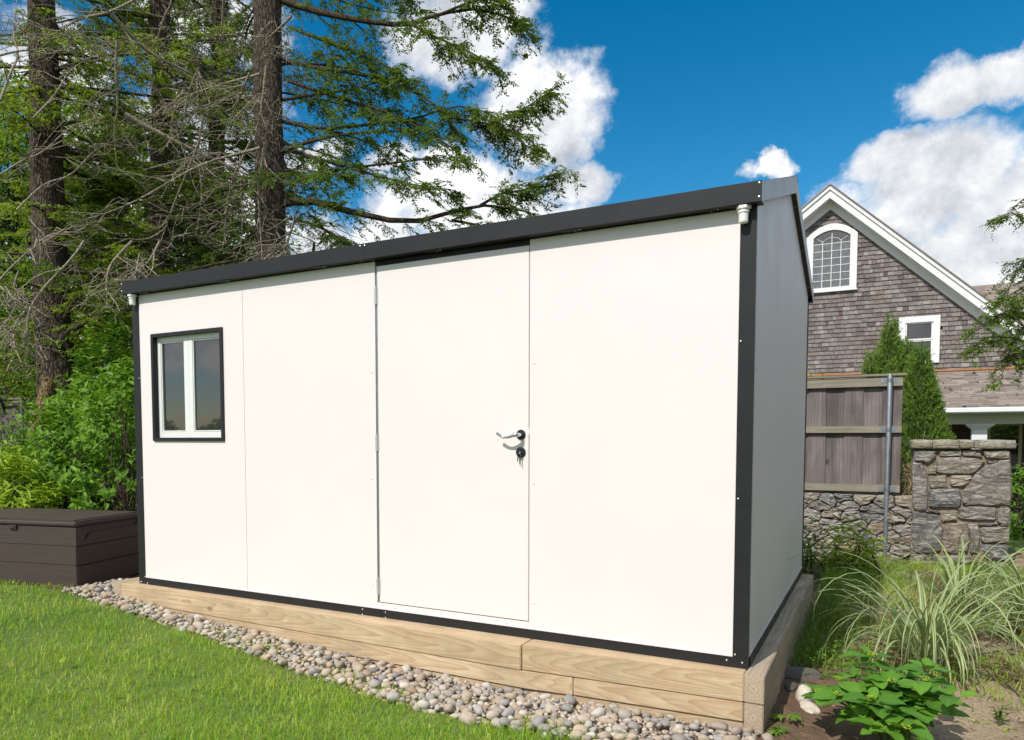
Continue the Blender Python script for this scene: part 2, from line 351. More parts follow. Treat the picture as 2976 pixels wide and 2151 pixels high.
# ------------------------------------------------------------------ mesh helpers
def empty(name, loc=(0, 0, 0), rz=0):
    o = bpy.data.objects.new(name, None); COL.objects.link(o); o.location = tuple(map(float, loc)); o.rotation_euler = (0, 0, rz); o.empty_display_size = .1
    return o
def tag(o, label=None, cat=None, group=None, kind=None):
    if label: o['label'] = label
    if cat: o['category'] = cat
    if group: o['group'] = group
    if kind: o['kind'] = kind
    return o
def link(name, me, mat=None, parent=None, loc=None, rot=None, scl=None):
    if mat and not me.materials: me.materials.append(M[mat])
    o = bpy.data.objects.new(name, me); COL.objects.link(o)
    if parent: o.parent = parent
    if loc is not None: o.location = tuple(map(float, loc))
    if rot is not None: o.rotation_euler = rot
    if scl is not None: o.scale = scl
    return o
def npmesh(name, V, F, smooth=False, uv=None):
    V = np.asarray(V, np.float32); F = np.asarray(F, np.int32); me = bpy.data.meshes.new(name)
    k = F.shape[1]; me.vertices.add(len(V)); me.vertices.foreach_set('co', V.ravel())
    me.loops.add(F.size); me.loops.foreach_set('vertex_index', F.ravel())
    me.polygons.add(len(F)); me.polygons.foreach_set('loop_start', np.arange(0, F.size, k, dtype=np.int32))
    me.polygons.foreach_set('use_smooth', np.full(len(F), bool(smooth)))
    if uv is not None:
        l = me.uv_layers.new(name='UVMap'); l.data.foreach_set('uv', np.asarray(uv, np.float32)[F.ravel()].ravel())
    me.update(calc_edges=True); return me
def origin(V): return (V.min(0)+V.max(0))/2
class MB:
    def __init__(s): s.v = []; s.f = []
    def add(s, V, F):
        o = len(s.v); s.v += [tuple(map(float, x)) for x in V]; s.f += [tuple(i+o for i in f) for f in F]; return s
    def box(s, a, b):
        x0, y0, z0 = a; x1, y1, z1 = b
        return s.add([(x0, y0, z0), (x1, y0, z0), (x1, y1, z0), (x0, y1, z0), (x0, y0, z1), (x1, y0, z1), (x1, y1, z1), (x0, y1, z1)],
                     [(0, 3, 2, 1), (4, 5, 6, 7), (0, 1, 5, 4), (1, 2, 6, 5), (2, 3, 7, 6), (3, 0, 4, 7)])
    def prism(s, poly, axis, a, b):
        """poly: (p,q) pairs in the two other axes, extruded from a to b along axis"""
        n = len(poly); V = []
        for h in (a, b):
            for p, q in poly:
                V.append({0: (h, p, q), 1: (p, h, q), 2: (p, q, h)}[axis])
        F = [tuple(range(n))[::-1], tuple(range(n, 2*n))] + [(i, (i+1) % n, n+(i+1) % n, n+i) for i in range(n)]
        return s.add(V, F)
    def lathe(s, c, prof, axis=2, n=20):
        V = []; F = []
        for r, h in prof:
            for i in range(n):
                a = 2*math.pi*i/n; p, q = r*math.cos(a), r*math.sin(a)
                V.append({0: (c[0]+h, c[1]+p, c[2]+q), 1: (c[0]+p, c[1]+h, c[2]+q), 2: (c[0]+p, c[1]+q, c[2]+h)}[axis])
        m = len(prof)
        for k in range(m-1):
            for i in range(n): F.append((k*n+i, k*n+(i+1) % n, (k+1)*n+(i+1) % n, (k+1)*n+i))
        F.append(tuple(range(n))[::-1]); F.append(tuple((m-1)*n+i for i in range(n)))
        return s.add(V, F)
    def build(s, name, mat, parent=None, bev=0, smooth=False, center=True, seg=2):
        V = np.array(s.v); c = origin(V) if center else np.zeros(3)
        me = bpy.data.meshes.new(name); me.from_pydata([tuple(x) for x in (V-c)], [], s.f); me.materials.append(M[mat])
        bm = bmesh.new(); bm.from_mesh(me); bmesh.ops.recalc_face_normals(bm, faces=bm.faces)
        if bev: bmesh.ops.bevel(bm, geom=[e for e in bm.edges if len(e.link_faces) == 2 and e.calc_face_angle(0) > .5], offset=bev, segments=seg, affect='EDGES', clamp_overlap=True)
        if smooth:
            for f in bm.faces: f.smooth = True
            for e in bm.edges:
                if len(e.link_faces) == 2 and e.calc_face_angle(0) > .6: e.smooth = False
        bm.to_mesh(me); bm.free()
        pl = np.array(parent.location) if parent else np.zeros(3)
        return link(name, me, None, parent, c-pl)

def tubes(paths, radii, sides=5):
    """paths (n,k,3), radii (n,k) -> verts, quads"""
    P = np.asarray(paths, float); R_ = np.asarray(radii, float); n, k, _ = P.shape
    T = np.gradient(P, axis=1); T /= np.linalg.norm(T, axis=2, keepdims=True)+1e-9
    ref = np.where(np.abs(T[:, :1, 2:3]) > .8, np.array([[[1., 0, 0]]]), np.array([[[0, 0, 1.]]]))
    A = np.cross(T, np.broadcast_to(ref, T.shape)); A /= np.linalg.norm(A, axis=2, keepdims=True)+1e-9; B = np.cross(T, A)
    an = np.arange(sides)*2*np.pi/sides
    V = P[:, :, None, :] + R_[:, :, None, None]*(A[:, :, None, :]*np.cos(an)[None, None, :, None]+B[:, :, None, :]*np.sin(an)[None, None, :, None])
    idx = np.arange(n*k*sides).reshape(n, k, sides); a = idx[:, :-1, :]; b_ = np.roll(idx, -1, 2)[:, :-1, :]
    c = np.roll(idx, -1, 2)[:, 1:, :]; d = idx[:, 1:, :]
    return V.reshape(-1, 3), np.stack([a, b_, c, d], -1).reshape(-1, 4)
def smoothpath(pts, k):
    pts = np.asarray(pts, float); n = len(pts); s = np.linspace(0, n-1, k); out = []
    for x in s:
        i = min(int(x), n-2); f = x-i; p0 = pts[max(i-1, 0)]; p1 = pts[i]; p2 = pts[i+1]; p3 = pts[min(i+2, n-1)]
        out.append(.5*((2*p1)+(-p0+p2)*f+(2*p0-5*p1+4*p2-p3)*f*f+(-p0+3*p1-3*p2+p3)*f**3))
    return np.array(out)
def unit(v): return v/(np.linalg.norm(v, axis=-1, keepdims=True)+1e-9)
def leaves(Cn, Dr, Nr, L, Wd, fold=.15):
    """rhombic leaves: base point, direction, normal, length, width"""
    n = len(Cn); Dr = unit(Dr); S = unit(np.cross(Dr, Nr)); N2 = np.cross(S, Dr)
    L = np.broadcast_to(np.asarray(L, float), (n,))[:, None]; Wd = np.broadcast_to(np.asarray(Wd, float), (n,))[:, None]
    V = np.stack([Cn, Cn+Dr*L*.45+S*Wd*.5+N2*Wd*fold, Cn+Dr*L-N2*L*.08, Cn+Dr*L*.45-S*Wd*.5+N2*Wd*fold], 1).reshape(-1, 3)
    i = np.arange(n)[:, None]*4
    return V, np.concatenate([i, i+1, i+2, i+3], 1)
def cat(parts):
    V = []; F = []; o = 0
    for v, f in parts: V.append(v); F.append(f+o); o += len(v)
    return np.concatenate(V), np.concatenate(F)
def meshpart(name, VF, mat, parent, smooth=False, kind=None):
    V, F = VF; pl = np.array(parent.location) if parent else np.zeros(3)
    c = pl
    me = npmesh(name, V-c, F, smooth); me.materials.append(M[mat])
    o = link(name, me, None, parent, (0, 0, 0) if parent else c)
    if kind: o['kind'] = kind
    return o

# ------------------------------------------------------------------ ground
def sst(x, a, b):
    t_ = np.clip((x-a)/(b-a), 0, 1); return t_*t_*(3-2*t_)
def gz(x, y):
    x = np.asarray(x, float); y = np.asarray(y, float)
    z = np.interp(x, [-3, -.6, -.07, .54, .95, 1.67, 2.3, 3.05, 4.0, 12], [-.09, -.10, -.115, -.16, -.185, -.222, -.242, -.258, -.258, -.255])
    z = z + .04*sst(y, .5, 5)*sst(x, 3.9, 4.3)
    z = z - .12*sst(y, 6.0, 9)*sst(x, 1, 3) - .6*sst(y, 11, 17)*sst(x, 1, 3)
    z = z + .012*np.sin(x*3.1+1)*np.sin(y*2.7)
    return z
def patch(name, x0, x1, y0, y1, step, mat, off=0, mask=None, rough=0, label=None):
    xs = np.linspace(x0, x1, max(2, int((x1-x0)/step)+1)); ys = np.linspace(y0, y1, max(2, int((y1-y0)/step)+1))
    Xg, Yg = np.meshgrid(xs, ys); Zg = gz(Xg, Yg)+off
    if rough: Zg = Zg+rough*rng.normal(size=Zg.shape)
    V = np.stack([Xg, Yg, Zg], -1).reshape(-1, 3); nx = len(xs); i = np.arange(len(ys)-1)[:, None]*nx+np.arange(nx-1)[None, :]
    F = np.stack([i, i+1, i+nx+1, i+nx], -1).reshape(-1, 4)
    if mask is not None:
        cx = V[F].mean(1); F = F[mask(cx[:, 0], cx[:, 1])]
    me = npmesh(name, V, F, True); o = link(name, me, mat); o['kind'] = 'structure'
    if label: o['label'] = label
    return o
_e = []
for _x, _y in ((0, 1282), (100, 1292), (180, 1308), (350, 1360), (500, 1410), (700, 1480), (900, 1540), (1100, 1585), (1250, 1612), (1400, 1645)):
    q = onz(*D(_x, _y), -.1)
    for _ in range(5): q = onz(*D(_x, _y), float(gz(q[0], q[1]))+.035)
    _e.append((q[0], q[1]))
EX = np.array([-9]+[q[0] for q in _e]+[3.95, 4.4, 6.0]); EY = np.array([_e[0][1]+.1]+[q[1] for q in _e]+[-.95, -1.6, -3.5])
print('lawn edge', np.round(EX, 2), np.round(EY, 2))
def edge(x): return np.interp(x, EX, EY)
xs = np.concatenate([np.linspace(-300, -20, 12), np.linspace(-18, 20, 77), np.linspace(24, 300, 12)]); ys = np.concatenate([np.linspace(-200, -12, 10), np.linspace(-10, 26, 73), np.linspace(30, 500, 12)])
Xg, Yg = np.meshgrid(xs, ys); V = np.stack([Xg, Yg, gz(Xg, Yg)-.012], -1).reshape(-1, 3); nx = len(xs)
i = np.arange(len(ys)-1)[:, None]*nx+np.arange(nx-1)[None, :]
o = link('ground', npmesh('ground', V, np.stack([i, i+1, i+nx+1, i+nx], -1).reshape(-1, 4), True), 'floor'); tag(o, kind='structure')
lawn = patch('lawn', -8, 5.5, -6, 0, .05, 'lawn', 0, lambda x, y: y < edge(x))
pbed = patch('pebble_bed', -1.0, 4.4, -1.6, .5, .04, 'soil', .0, lambda x, y: (y >= edge(x)) & ((y < -.05) | (x < -.18)), .003)
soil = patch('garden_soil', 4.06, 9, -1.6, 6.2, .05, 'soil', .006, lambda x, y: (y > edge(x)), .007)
lawn2 = patch('back_lawn', 3.5, 14, 6.22, 14, .2, 'lawn', .004)

# ------------------------------------------------------------------ grass
def grass_mesh(n, region, lo, hi, wd, cx=CAM[0], cy=CAM[1], r0=1.2, r1=7.5, lean=.75, clump=True):
    out = []
    th = rng.uniform(-2.2, .75, n); rr = r0*(r1/r0)**rng.random(n)
    x = cx+rr*np.sin(th); y = cy+rr*np.cos(th); k = region(x, y); x, y, rr = x[k], y[k], rr[k]; n = len(x)
    h = rng.uniform(lo, hi, n)*(.75+.5*np.array([mnoise.noise((a*2.5, b_*2.5, 0)) for a, b_ in zip(x, y)])); h = np.maximum(h, lo*.5)
    w_ = wd*(.7+.25*rr)*rng.uniform(.7, 1.3, n)
    a = rng.uniform(0, 2*np.pi, n); ln = rng.uniform(.1, 1, n)*lean*2
    d = np.stack([np.cos(a), np.sin(a), np.zeros(n)], 1); s = np.stack([-np.sin(a+rng.normal(0, .6, n)), np.cos(a), np.zeros(n)], 1)
    B = np.stack([x, y, gz(x, y)-.003], 1); up = np.array([0, 0, 1.])
    m1 = B+up*(h*.55)[:, None]+d*(h*ln*.25)[:, None]; tp = B+up*(h*(1-.25*ln))[:, None]+d*(h*ln*.8)[:, None]
    sw = s*w_[:, None]*.5
    V = np.stack([B-sw, B+sw, m1+sw*.85, tp, m1-sw*.85], 1).reshape(-1, 3); j = np.arange(n)[:, None]*5
    F = np.concatenate([np.concatenate([j, j+1, j+2, j+4], 1)]); F2 = np.concatenate([j+4, j+2, j+3, j+3], 1)
    return V, F, np.concatenate([j+4, j+2, j+3], 1)
def blades(name, mat, parent, *a, **k):
    V, Fq, Ft = grass_mesh(*a, **k); me = bpy.data.meshes.new(name)
    nq, nt = len(Fq), len(Ft); me.vertices.add(len(V)); me.vertices.foreach_set('co', V.astype(np.float32).ravel())
    idx = np.concatenate([Fq.ravel(), Ft.ravel()]).astype(np.int32); me.loops.add(len(idx)); me.loops.foreach_set('vertex_index', idx)
    st = np.concatenate([np.arange(nq)*4, nq*4+np.arange(nt)*3]).astype(np.int32); me.polygons.add(nq+nt); me.polygons.foreach_set('loop_start', st)
    me.update(calc_edges=True); return link(name, me, mat)
reg = lambda x, y: (y < edge(x)+.07+.03*sst(x, .4, 1.2)*(1-sst(x, 2.8, 3.4))+.03*np.sin(x*9)*np.sin(x*4.3+1)+np.abs(rng.normal(0, .022, len(x)))) & (x > -7)
g = blades('grass', 'grass', None, 420000, reg, .034, .078, .0021)
g2 = blades('grass', 'grass', None, 9000, lambda x, y: (y < edge(x)+.12) & (y > edge(x)-.05) & (x > -6) & (rng.random(len(x)) < .5), .06, .10, .002, lean=.9)
tag(g2, 'longer lawn grass blades leaning over the edge of the pebbles', 'grass', kind='stuff')
tag(g, 'short green lawn grass in the foreground below the pebbles', 'grass', kind='stuff')
g = blades('dry_grass', 'dry', None, 60000, lambda x, y: (y < edge(x)+.0) & (x > -7) & (rng.random(len(x)) < .10+.5*np.array([max(0, mnoise.noise((a*1.3+5, b_*1.3, 2))) for a, b_ in zip(x, y)])), .03, .065, .0019, lean=.6)
tag(g, 'scattered straw coloured blades among the green lawn', 'dry grass', kind='stuff')
V, Fq, Ft = grass_mesh(60000, lambda x, y: (y > 6.3) & (y < 13) & (x > 5.0) & (x < 11), .05, .09, .003, r0=9, r1=17)
g = link('grass', npmesh('grass', V, np.concatenate([Ft]), False), 'grass'); tag(g, 'sunlit back lawn grass right of the stone pillar', 'grass', kind='stuff')

# ------------------------------------------------------------------ garden shed
W, DP = 4.0, 2.631
ZF0, ZF1, OE, OG, ZR = 1.986, 2.07, .0616, .029, 2.4916
ZB, WP = .046, .062
shed = empty('garden_shed', (2, 0, 0))
tag(shed, 'white panelled garden shed with charcoal metal trim and low gable roof', 'shed')
def sb(name, a, b, mat='panel', bev=0, parent=None):
    return MB().box(a, b).build(name, mat, parent or shed, bev)
# front wall panels with a window hole in the first
wx0, wx1, wz0, wz1 = .185, .854, .992, 1.709
fm = MB()
fm.box((WP, 0, ZB), (1.025, .05, wz0+.01)).box((WP, 0, wz1-.01), (1.025, .05, 1.98)).box((WP, 0, wz0+.01), (wx0+.01, .05, wz1-.01)).box((wx1-.01, 0, wz0+.01), (1.025, .05, wz1-.01))
fm.build('wall_panel', 'panel', shed)
sb('wall_panel', (1.0275, 0, ZB), (2.028, .05, 1.98))
sb('wall_panel', (2.961, 0, ZB), (W-WP, .05, 1.98))
sb('wall_panel', (2.0285, .002, ZB), (2.9605, .05, .081))   # threshold strip
sb('door_header', (2.0285, .012, 1.956), (2.9605, .05, 1.984), 'charcoal')
sb('wall_lining', (.05, .051, .0), (W-.05, .06, 1.98), 'dark')
sb('base_lip', (WP, -.0035, ZB), (W-WP, -.0005, ZB+.007), 'panel')
# door
DX0, DX1, DZ0, DZ1 = 2.0445, 2.957, .0855, 1.953
doorm = MB().box((DX0, -.001, DZ0), (DX1, .045, DZ1)); door = doorm.build('door', 'panel', shed, .002)
dl = door.location
def dpart(mb, name, mat, **k):
    o = mb.build(name, mat, None, **k); o.parent = door; o.location = Vector(o.location)-Vector(shed.location)-dl; return o
sb('door_frame', (2.0285, .006, .082), (2.0440, .05, 1.9555), 'galv')
for u, v0, v1 in ((1090.5, 833, 885), (1092.5, 1262, 1312), (1098.5, 1680, 1729)):
    a = ony(u, v1, -.004); b_ = ony(u, v0, -.004)
    mb = MB().lathe((2.037, -.003, 0), [(.0058, a[2]), (.0058, a[2]+.03), (.005, a[2]+.0305), (.005, a[2]+.0315), (.0058, a[2]+.032), (.0058, b_[2]-.032), (.005, b_[2]-.0315), (.005, b_[2]-.0305), (.0058, b_[2]-.03), (.0058, b_[2])], 2, 12)
    mb.box((2.024, -.0025, a[2]+.004), (2.050, -.0012, b_[2]-.004)); dpart(mb, 'hinge', 'hinge', smooth=True)
# lever handle
hx, hz = 2.915, 1.025
dpart(MB().lathe((hx, 0, hz), [(.025, -.001), (.025, -.006), (.023, -.0085), (.012, -.009)], 1, 28), 'handle_rosette', 'dark', smooth=True)
P = smoothpath([(hx+.004, -.008, hz), (hx+.002, -.040, hz-.001), (hx-.012, -.052, hz-.002), (hx-.045, -.054, hz-.012), (hx-.075, -.054, hz-.011), (hx-.108, -.056, hz+.008)], 22)
rr = np.interp(np.linspace(0, 1, 22), [0, .2, .3, .5, .7, 1], [.010, .010, .0115, .0085, .006, .0075])
Vh, Fh = tubes(P[None], rr[None], 12); mb = MB(); mb.add(Vh*1.0, [tuple(f) for f in Fh]); mb.f.append(tuple(range(12))); mb.f.append(tuple(len(mb.v)-12+i for i in range(12)))
dpart(mb, 'handle', 'chrome', smooth=True)
lx, lz = 2.915, .937
mb = MB().lathe((lx, 0, lz), [(.026, -.001), (.026, -.006), (.022, -.009), (.009, -.0095)], 1, 28); dpart(mb, 'lock', 'dark', smooth=True)
dpart(MB().box((lx-.005, -.014, lz-.010), (lx+.005, -.0096, lz+.010)), 'lock_cylinder', 'chrome', bev=.002)
MB().box((3.0-.0435, -.002, 1.025), (2.9612, .004, 1.060)).build('strike_plate', 'pvc', shed)
# window
win = empty('window', (0, 0, 0)); win.parent = shed; win.location = Vector(((wx0+wx1)/2-2, 0, wz0))
def wpart(mb, name, mat, par=None, **k):
    o = mb.build(name, mat, None, **k); par = par or win
    base = Vector((2, 0, 0))+win.location
    if par is not win: base = base+par.location
    o.location = Vector(o.location)-base; o.parent = par; return o
def frame(mb, x0, x1, z0, z1, t_, y0, y1, tb=None):
    tb = tb or t_
    mb.box((x0, y0, z0), (x0+t_, y1, z1)).box((x1-t_, y0, z0), (x1, y1, z1)).box((x0+t_, y0, z0), (x1-t_, y1, z0+tb)).box((x0+t_, y0, z1-t_), (x1-t_, y1, z1)); return mb
wpart(frame(MB(), wx0, wx1, wz0, wz1, .022, -.012, .046), 'window_frame', 'charcoal')
ix0, ix1, iz0, iz1 = wx0+.0222, wx1-.0222, wz0+.0222, wz1-.0222; mid = .508
for x0, x1, pl_, pr in ((ix0, mid-.0006, .040, .044), (mid+.0006, ix1, .044, .030)):
    sm = MB(); pz0, pz1 = iz0+.046, iz1-.040
    y0 = .024
    sm.box((x0, y0, iz0), (x0+pl_-.008, .046, iz1)).box((x1-pr+.008, y0, iz0), (x1, .046, iz1))
    sm.box((x0+pl_-.008, y0, iz0), (x1-pr+.008, .046, pz0-.008)).box((x0+pl_-.008, y0, pz1+.008), (x1-pr+.008, .046, iz1))
    frame(sm, x0+pl_-.006, x1-pr+.006, pz0-.006, pz1+.006, .0075, y0+.003, .046)
    sa = wpart(sm, 'sash', 'pvc', bev=0)
    wpart(MB().box((x0+pl_, .036, pz0), (x1-pr, .039, pz1)), 'pane', 'glass', sa)
# other walls
sw = [(0.05, .886), (.889, 1.659), (1.662, DP-.05)]
def gab(y): return ZF0+.035+(ZR-.045-ZF0-.035)*(1-abs(y-DP/2)/(DP/2))
for xa, xb in ((W-.05, W), (0, .05)):
    for a, b_ in sw:
        ysq = [a, b_] if not (a < DP/2 < b_) else [a, DP/2, b_]
        MB().prism([(a, ZB), (b_, ZB)]+[(y, gab(y)) for y in ysq[::-1]], 0, xa, xb).build('wall_panel', 'panel', shed)
for a in (.05, 1.35, 2.65): sb('wall_panel', (a, DP-.05, ZB), (a+1.298, DP, 1.98))
# base rails
for n_, (a, b_) in enumerate([((0, -.006, 0), (2.05, .05, ZB)), ((2.052, -.006, 0), (W, .05, ZB)), ((W-.05, .0505, 0), (W+.006, DP, ZB)), ((-.006, .0505, 0), (.05, DP, ZB)), ((.0505, DP-.05, 0), (W-.0505, DP+.006, ZB))]):
    sb('base_rail', a, b_, 'charcoal')
sb('base_lip', (W+.0005, WP*.5, ZB), (W+.003, DP-.03, ZB+.008), 'panel')
# corner posts (L-shaped)
for xc, sx in ((0, 1), (W, -1)):
    for yc, sy in ((0, 1), (DP, -1)):
        ww = .05 if (xc, yc) != (W, 0) else .004
        poly = [(xc-sx*.004, yc-sy*.004), (xc+sx*WP, yc-sy*.004), (xc+sx*WP, yc+sy*.049), (xc+sx*.049, yc+sy*.049), (xc+sx*.049, yc+sy*ww), (xc-sx*.004, yc+sy*ww)]
        MB().prism(poly, 2, ZB+.0005, 1.985).build('corner_post', 'charcoal', shed)
sb('corner_flange', (W+.0005, .0045, ZB+.001), (W+.0035, .026, 1.984), 'trimgrey')
# fascias, soffits, roof
for yf, sy in ((-OE, 1), (DP+OE, -1)):
    yi = yf+sy*.004; yw = 0 if sy > 0 else DP
    for a, b_ in ((-OG, 2.0-.0008), (2.0+.0008, W+OG)):
        y0, y1 = sorted((yf, yi)); mb = MB().box((a, y0, ZF0), (b_, y1, ZF1))
        y0, y1 = sorted((yi, yw+sy*.01)); mb.box((a, y0, ZF0), (b_, y1, ZF0+.003)); y0, y1 = sorted((yi, yf+sy*.03)); mb.box((a, y0, ZF1-.003), (b_, y1, ZF1))
        mb.build('eave_fascia', 'charcoal', shed)
    for a in (-OG+.001, W+OG-.003):
        y0, y1 = sorted((yi, yw-sy*.002)); sb('fascia_end_cap', (a, y0, ZF0+.0035), (a+.002, y1, ZF1-.0035), 'trimgrey')
    for k in range(6):
        xk = .10+k*.76; y0, y1 = sorted((yf+sy*.006, yw)); sb('soffit_bracket', (xk, y0, ZF0-.003), (xk+.10, y1, ZF0-.0004), 'charcoal')
sl_ = (ZR-.012-ZF1)/(DP/2+OE)
for sy in (1, -1):
    ye = -OE+.006 if sy > 0 else DP+OE-.006
    z_at = lambda y: ZF1-.004+sl_*((y+OE) if sy > 0 else (DP+OE-y))
    mid_ = DP/2-sy*.002
    poly = [(ye, z_at(ye)-.012), (mid_, z_at(mid_)-.012), (mid_, z_at(mid_)-.055), (ye+sy*.03, z_at(ye+sy*.03)-.055)]
    MB().prism(poly, 0, -OG+.006, W+OG-.006).build('roof_panel', 'panel', shed)
    poly = [(ye+sy*.03, z_at(ye+sy*.03)-.002), (mid_, z_at(mid_)-.002), (mid_, z_at(mid_)-.011), (ye+sy*.03, z_at(ye+sy*.03)-.011)]
    MB().prism(poly, 0, -OG+.08, W+OG-.12).build('roof_sheet', 'charcoal', shed)
    for xa, xb, xi0, xi1 in ((W+OG-.003, W+OG, W-.03, W+OG-.0035), (-OG, -OG+.003, -OG+.0035, .03)):
        y0 = -OE+.004 if sy > 0 else DP+OE-.004
        bb = [(y0, z_at(y0)), (DP/2-sy*.0004, ZR), (DP/2-sy*.0004, ZR-.095), (y0, max(ZF0, z_at(y0)-.083))]
        MB().prism(bb, 0, xa, xb).build('barge_board', 'trimgrey', shed)
        bb = [(y0, max(ZF0+.004, z_at(y0)-.08)), (DP/2-sy*.0004, ZR-.090), (DP/2-sy*.0004, ZR-.094), (y0, max(ZF0, z_at(y0)-.084))]
        MB().prism(bb, 0, xi0, xi1).build('barge_soffit', 'charcoal', shed)
MB().prism([(DP/2-.07, ZR-.018), (DP/2, ZR+.004), (DP/2+.07, ZR-.018), (DP/2+.07, ZR-.022), (DP/2, ZR-.0005), (DP/2-.07, ZR-.022)], 0, -OG-.001, W+OG+.001).build('ridge_cap', 'charcoal', shed)
# drain outlets under the eave
for u, v0, v1 in ((2161.5, 590, 648), (384, 853, 887)):
    t0 = ony(u, v0, -.032); b0 = ony(u, v1, -.032); hh = ZF0-b0[2]
    prof = [(.0175, b0[2]), (.019, b0[2]+.001)]
    for k in range(7): z_ = b0[2]+.006+k*.006; prof += [(.0195, z_), (.0202, z_+.001), (.0195, z_+.003)]
    prof += [(.0195, ZF0-.034), (.0235, ZF0-.031), (.0235, ZF0-.024), (.021, ZF0-.022), (.021, ZF0-.019)]
    sp = MB().lathe((t0[0], -.032, 0), prof, 2, 24).build('drain_spout', 'pvc', shed, smooth=True)
    nut = MB().lathe((t0[0], -.032, 0), [(.026, ZF0-.0185), (.030, ZF0-.016), (.030, ZF0-.0035)], 2, 6).build('hex_nut', 'pvc', None)
    nut.location = Vector(nut.location)-Vector(shed.location)-sp.location; nut.parent = sp
# screws
bm = bmesh.new(); bmesh.ops.create_uvsphere(bm, u_segments=10, v_segments=6, radius=1); me = bpy.data.meshes.new('screw'); bm.to_mesh(me); bm.free(); me.materials.append(M['steel'])
for p_ in me.polygons: p_.use_smooth = True
def screw(p, r, n):
    s_ = [r, r, r]; s_[n] = r*.5; link('screw', me, None, shed, Vector(tuple(map(float, p)))-shed.location, None, s_)
for u, v in [(2153, 992), (2145, 1450), (2136, 1903), (404, 1100), (413, 1388), (421, 1676), (410, 1692-1), (429, 1695), (2112, 1919), (2157, 1927), (1053.5, 1771), (1053.5, 1786), (1120, 1780), (1120, 1795)]:
    screw(ony(u, v, -.0065), .0046, 1)
for u, v in [(1552, 1056), (1552, 1407), (1552, 1753), (1080, 1083), (1081.5, 1393), (1084, 1701), (1148, 1768), (1472, 1812), (1553.5, 696), (1075, 765)]:
    screw(ony(u, v, -.001), .0035, 1)
for u, v in [(2207, 531), (2206, 572), (1046, 715.5), (1059, 714), (353, 826), (354, 847)]: screw(ony(u, v, -OE-.0005), .0055, 1)
for xk in (.16, .19, .92, .95, 1.68, 1.71, 1.97, 2.03, 2.44, 2.47, 3.2, 3.23, 3.82, 3.85):
    screw((xk, -.018-.02*(int(xk*100) % 2), ZF0-.0035), .0035, 2)
for y_, z_ in ((.03, 1.30), (.03, .62), (.03, .08), (1.3, .06), (1.3, .03), (1.36, .06), (1.36, .03), (2.6, 1.2), (2.6, .5)): screw((W+.0055, y_, z_), .0035, 0)
for y_ in (1.45, 1.95, 2.45): screw((W+.012, y_, ZR-.0955-sl_*(y_-DP/2)), .004, 2)
# keys in the lock
keys = empty('key_ring', (lx, -.02, lz-.02)); tag(keys, 'small keys hanging from the round lock below the door handle', 'keys')
Pk = np.array([[(lx+.004*0+.009*math.cos(a), -.020, lz-.004+.009*math.sin(a)-.008) for a in np.linspace(0, 2*np.pi, 14)]]); meshpart('ring', tubes(Pk, np.full((1, 14), .0011), 5), 'chrome', keys)
for dx, l_ in ((-.008, .032), (.003, .045)):
    MB().lathe((lx+dx, -.021, 0), [(.0065, lz-.014), (.0075, lz-.010), (.0065, lz-.006)], 2, 10).box((lx+dx-.0022, -.0225, lz-.014-l_), (lx+dx+.0022, -.0195, lz-.014)).build('key', 'dark', keys)

# ------------------------------------------------------------------ timber edging
te = empty('timber_edging', (2, -.04, -.12)); tag(te, 'stacked squared timber beams framing the base of the white shed', 'timber base')
def tb(a, b_, mat, jit=.0015):
    a = np.array(a, float)+rng.normal(0, jit, 3); b_ = np.array(b_, float)+rng.normal(0, jit, 3)
    return MB().box(a, b_).build('timber', mat, te, .004)
def tfront(x): return float(np.interp(x, [-.21, 2.98, 2.985, 4.0], [-.060, -.146, -.136, -.084]))
def tbp(x0, x1, ins, z0, z1):
    MB().prism([(x0, tfront(x0+.001)+ins), (x1, tfront(x1-.001)+ins), (x1, .10), (x0, .10)], 2, z0, z1).build('timber', 'timberx', te, .004)
tbp(-.125, 2.9812, 0, -.124, -.001); tbp(2.9838, 3.998, 0, -.1225, -.0015)
MB().prism([(-.125, tfront(-.124)+.004), (2.9825, tfront(2.97)+.004), (3.24, tfront(3.24)+.004), (3.24, .10), (-.125, .10)], 2, -.212, -.1255).build('timber', 'timberx', te, .003)
tbp(3.243, 3.998, .003, -.210, -.1245)
tbp(-.12, 2.9812, .014, -.33, -.2135); tbp(2.9838, 3.998, .014, -.33, -.2135)
tb((3.9998, -.084, -.122), (4.080, 2.60, -.002), 'timbery', .0004)
tb((4.0005, -.081, -.26), (4.0785, 2.60, -.1235), 'timbery', .0004)
tb((4.002, -.07, -.40), (4.076, 2.60, -.2615), 'timbery', .0004)
tb((-.21, -.058, -.12), (-.1265, 2.4, -.001), 'timbery', .0005)
tb((-.208, -.056, -.25), (-.1265, 2.4, -.1215), 'timbery', .0005)
tb((-.12, 2.52, -.12), (3.998, 2.68, -.001), 'timberx', .0005)
pf = MB().box((-.12, .101, -.3), (3.998, 2.515, -.003)).build('shed_floor_bed', 'soil'); tag(pf, kind='structure')

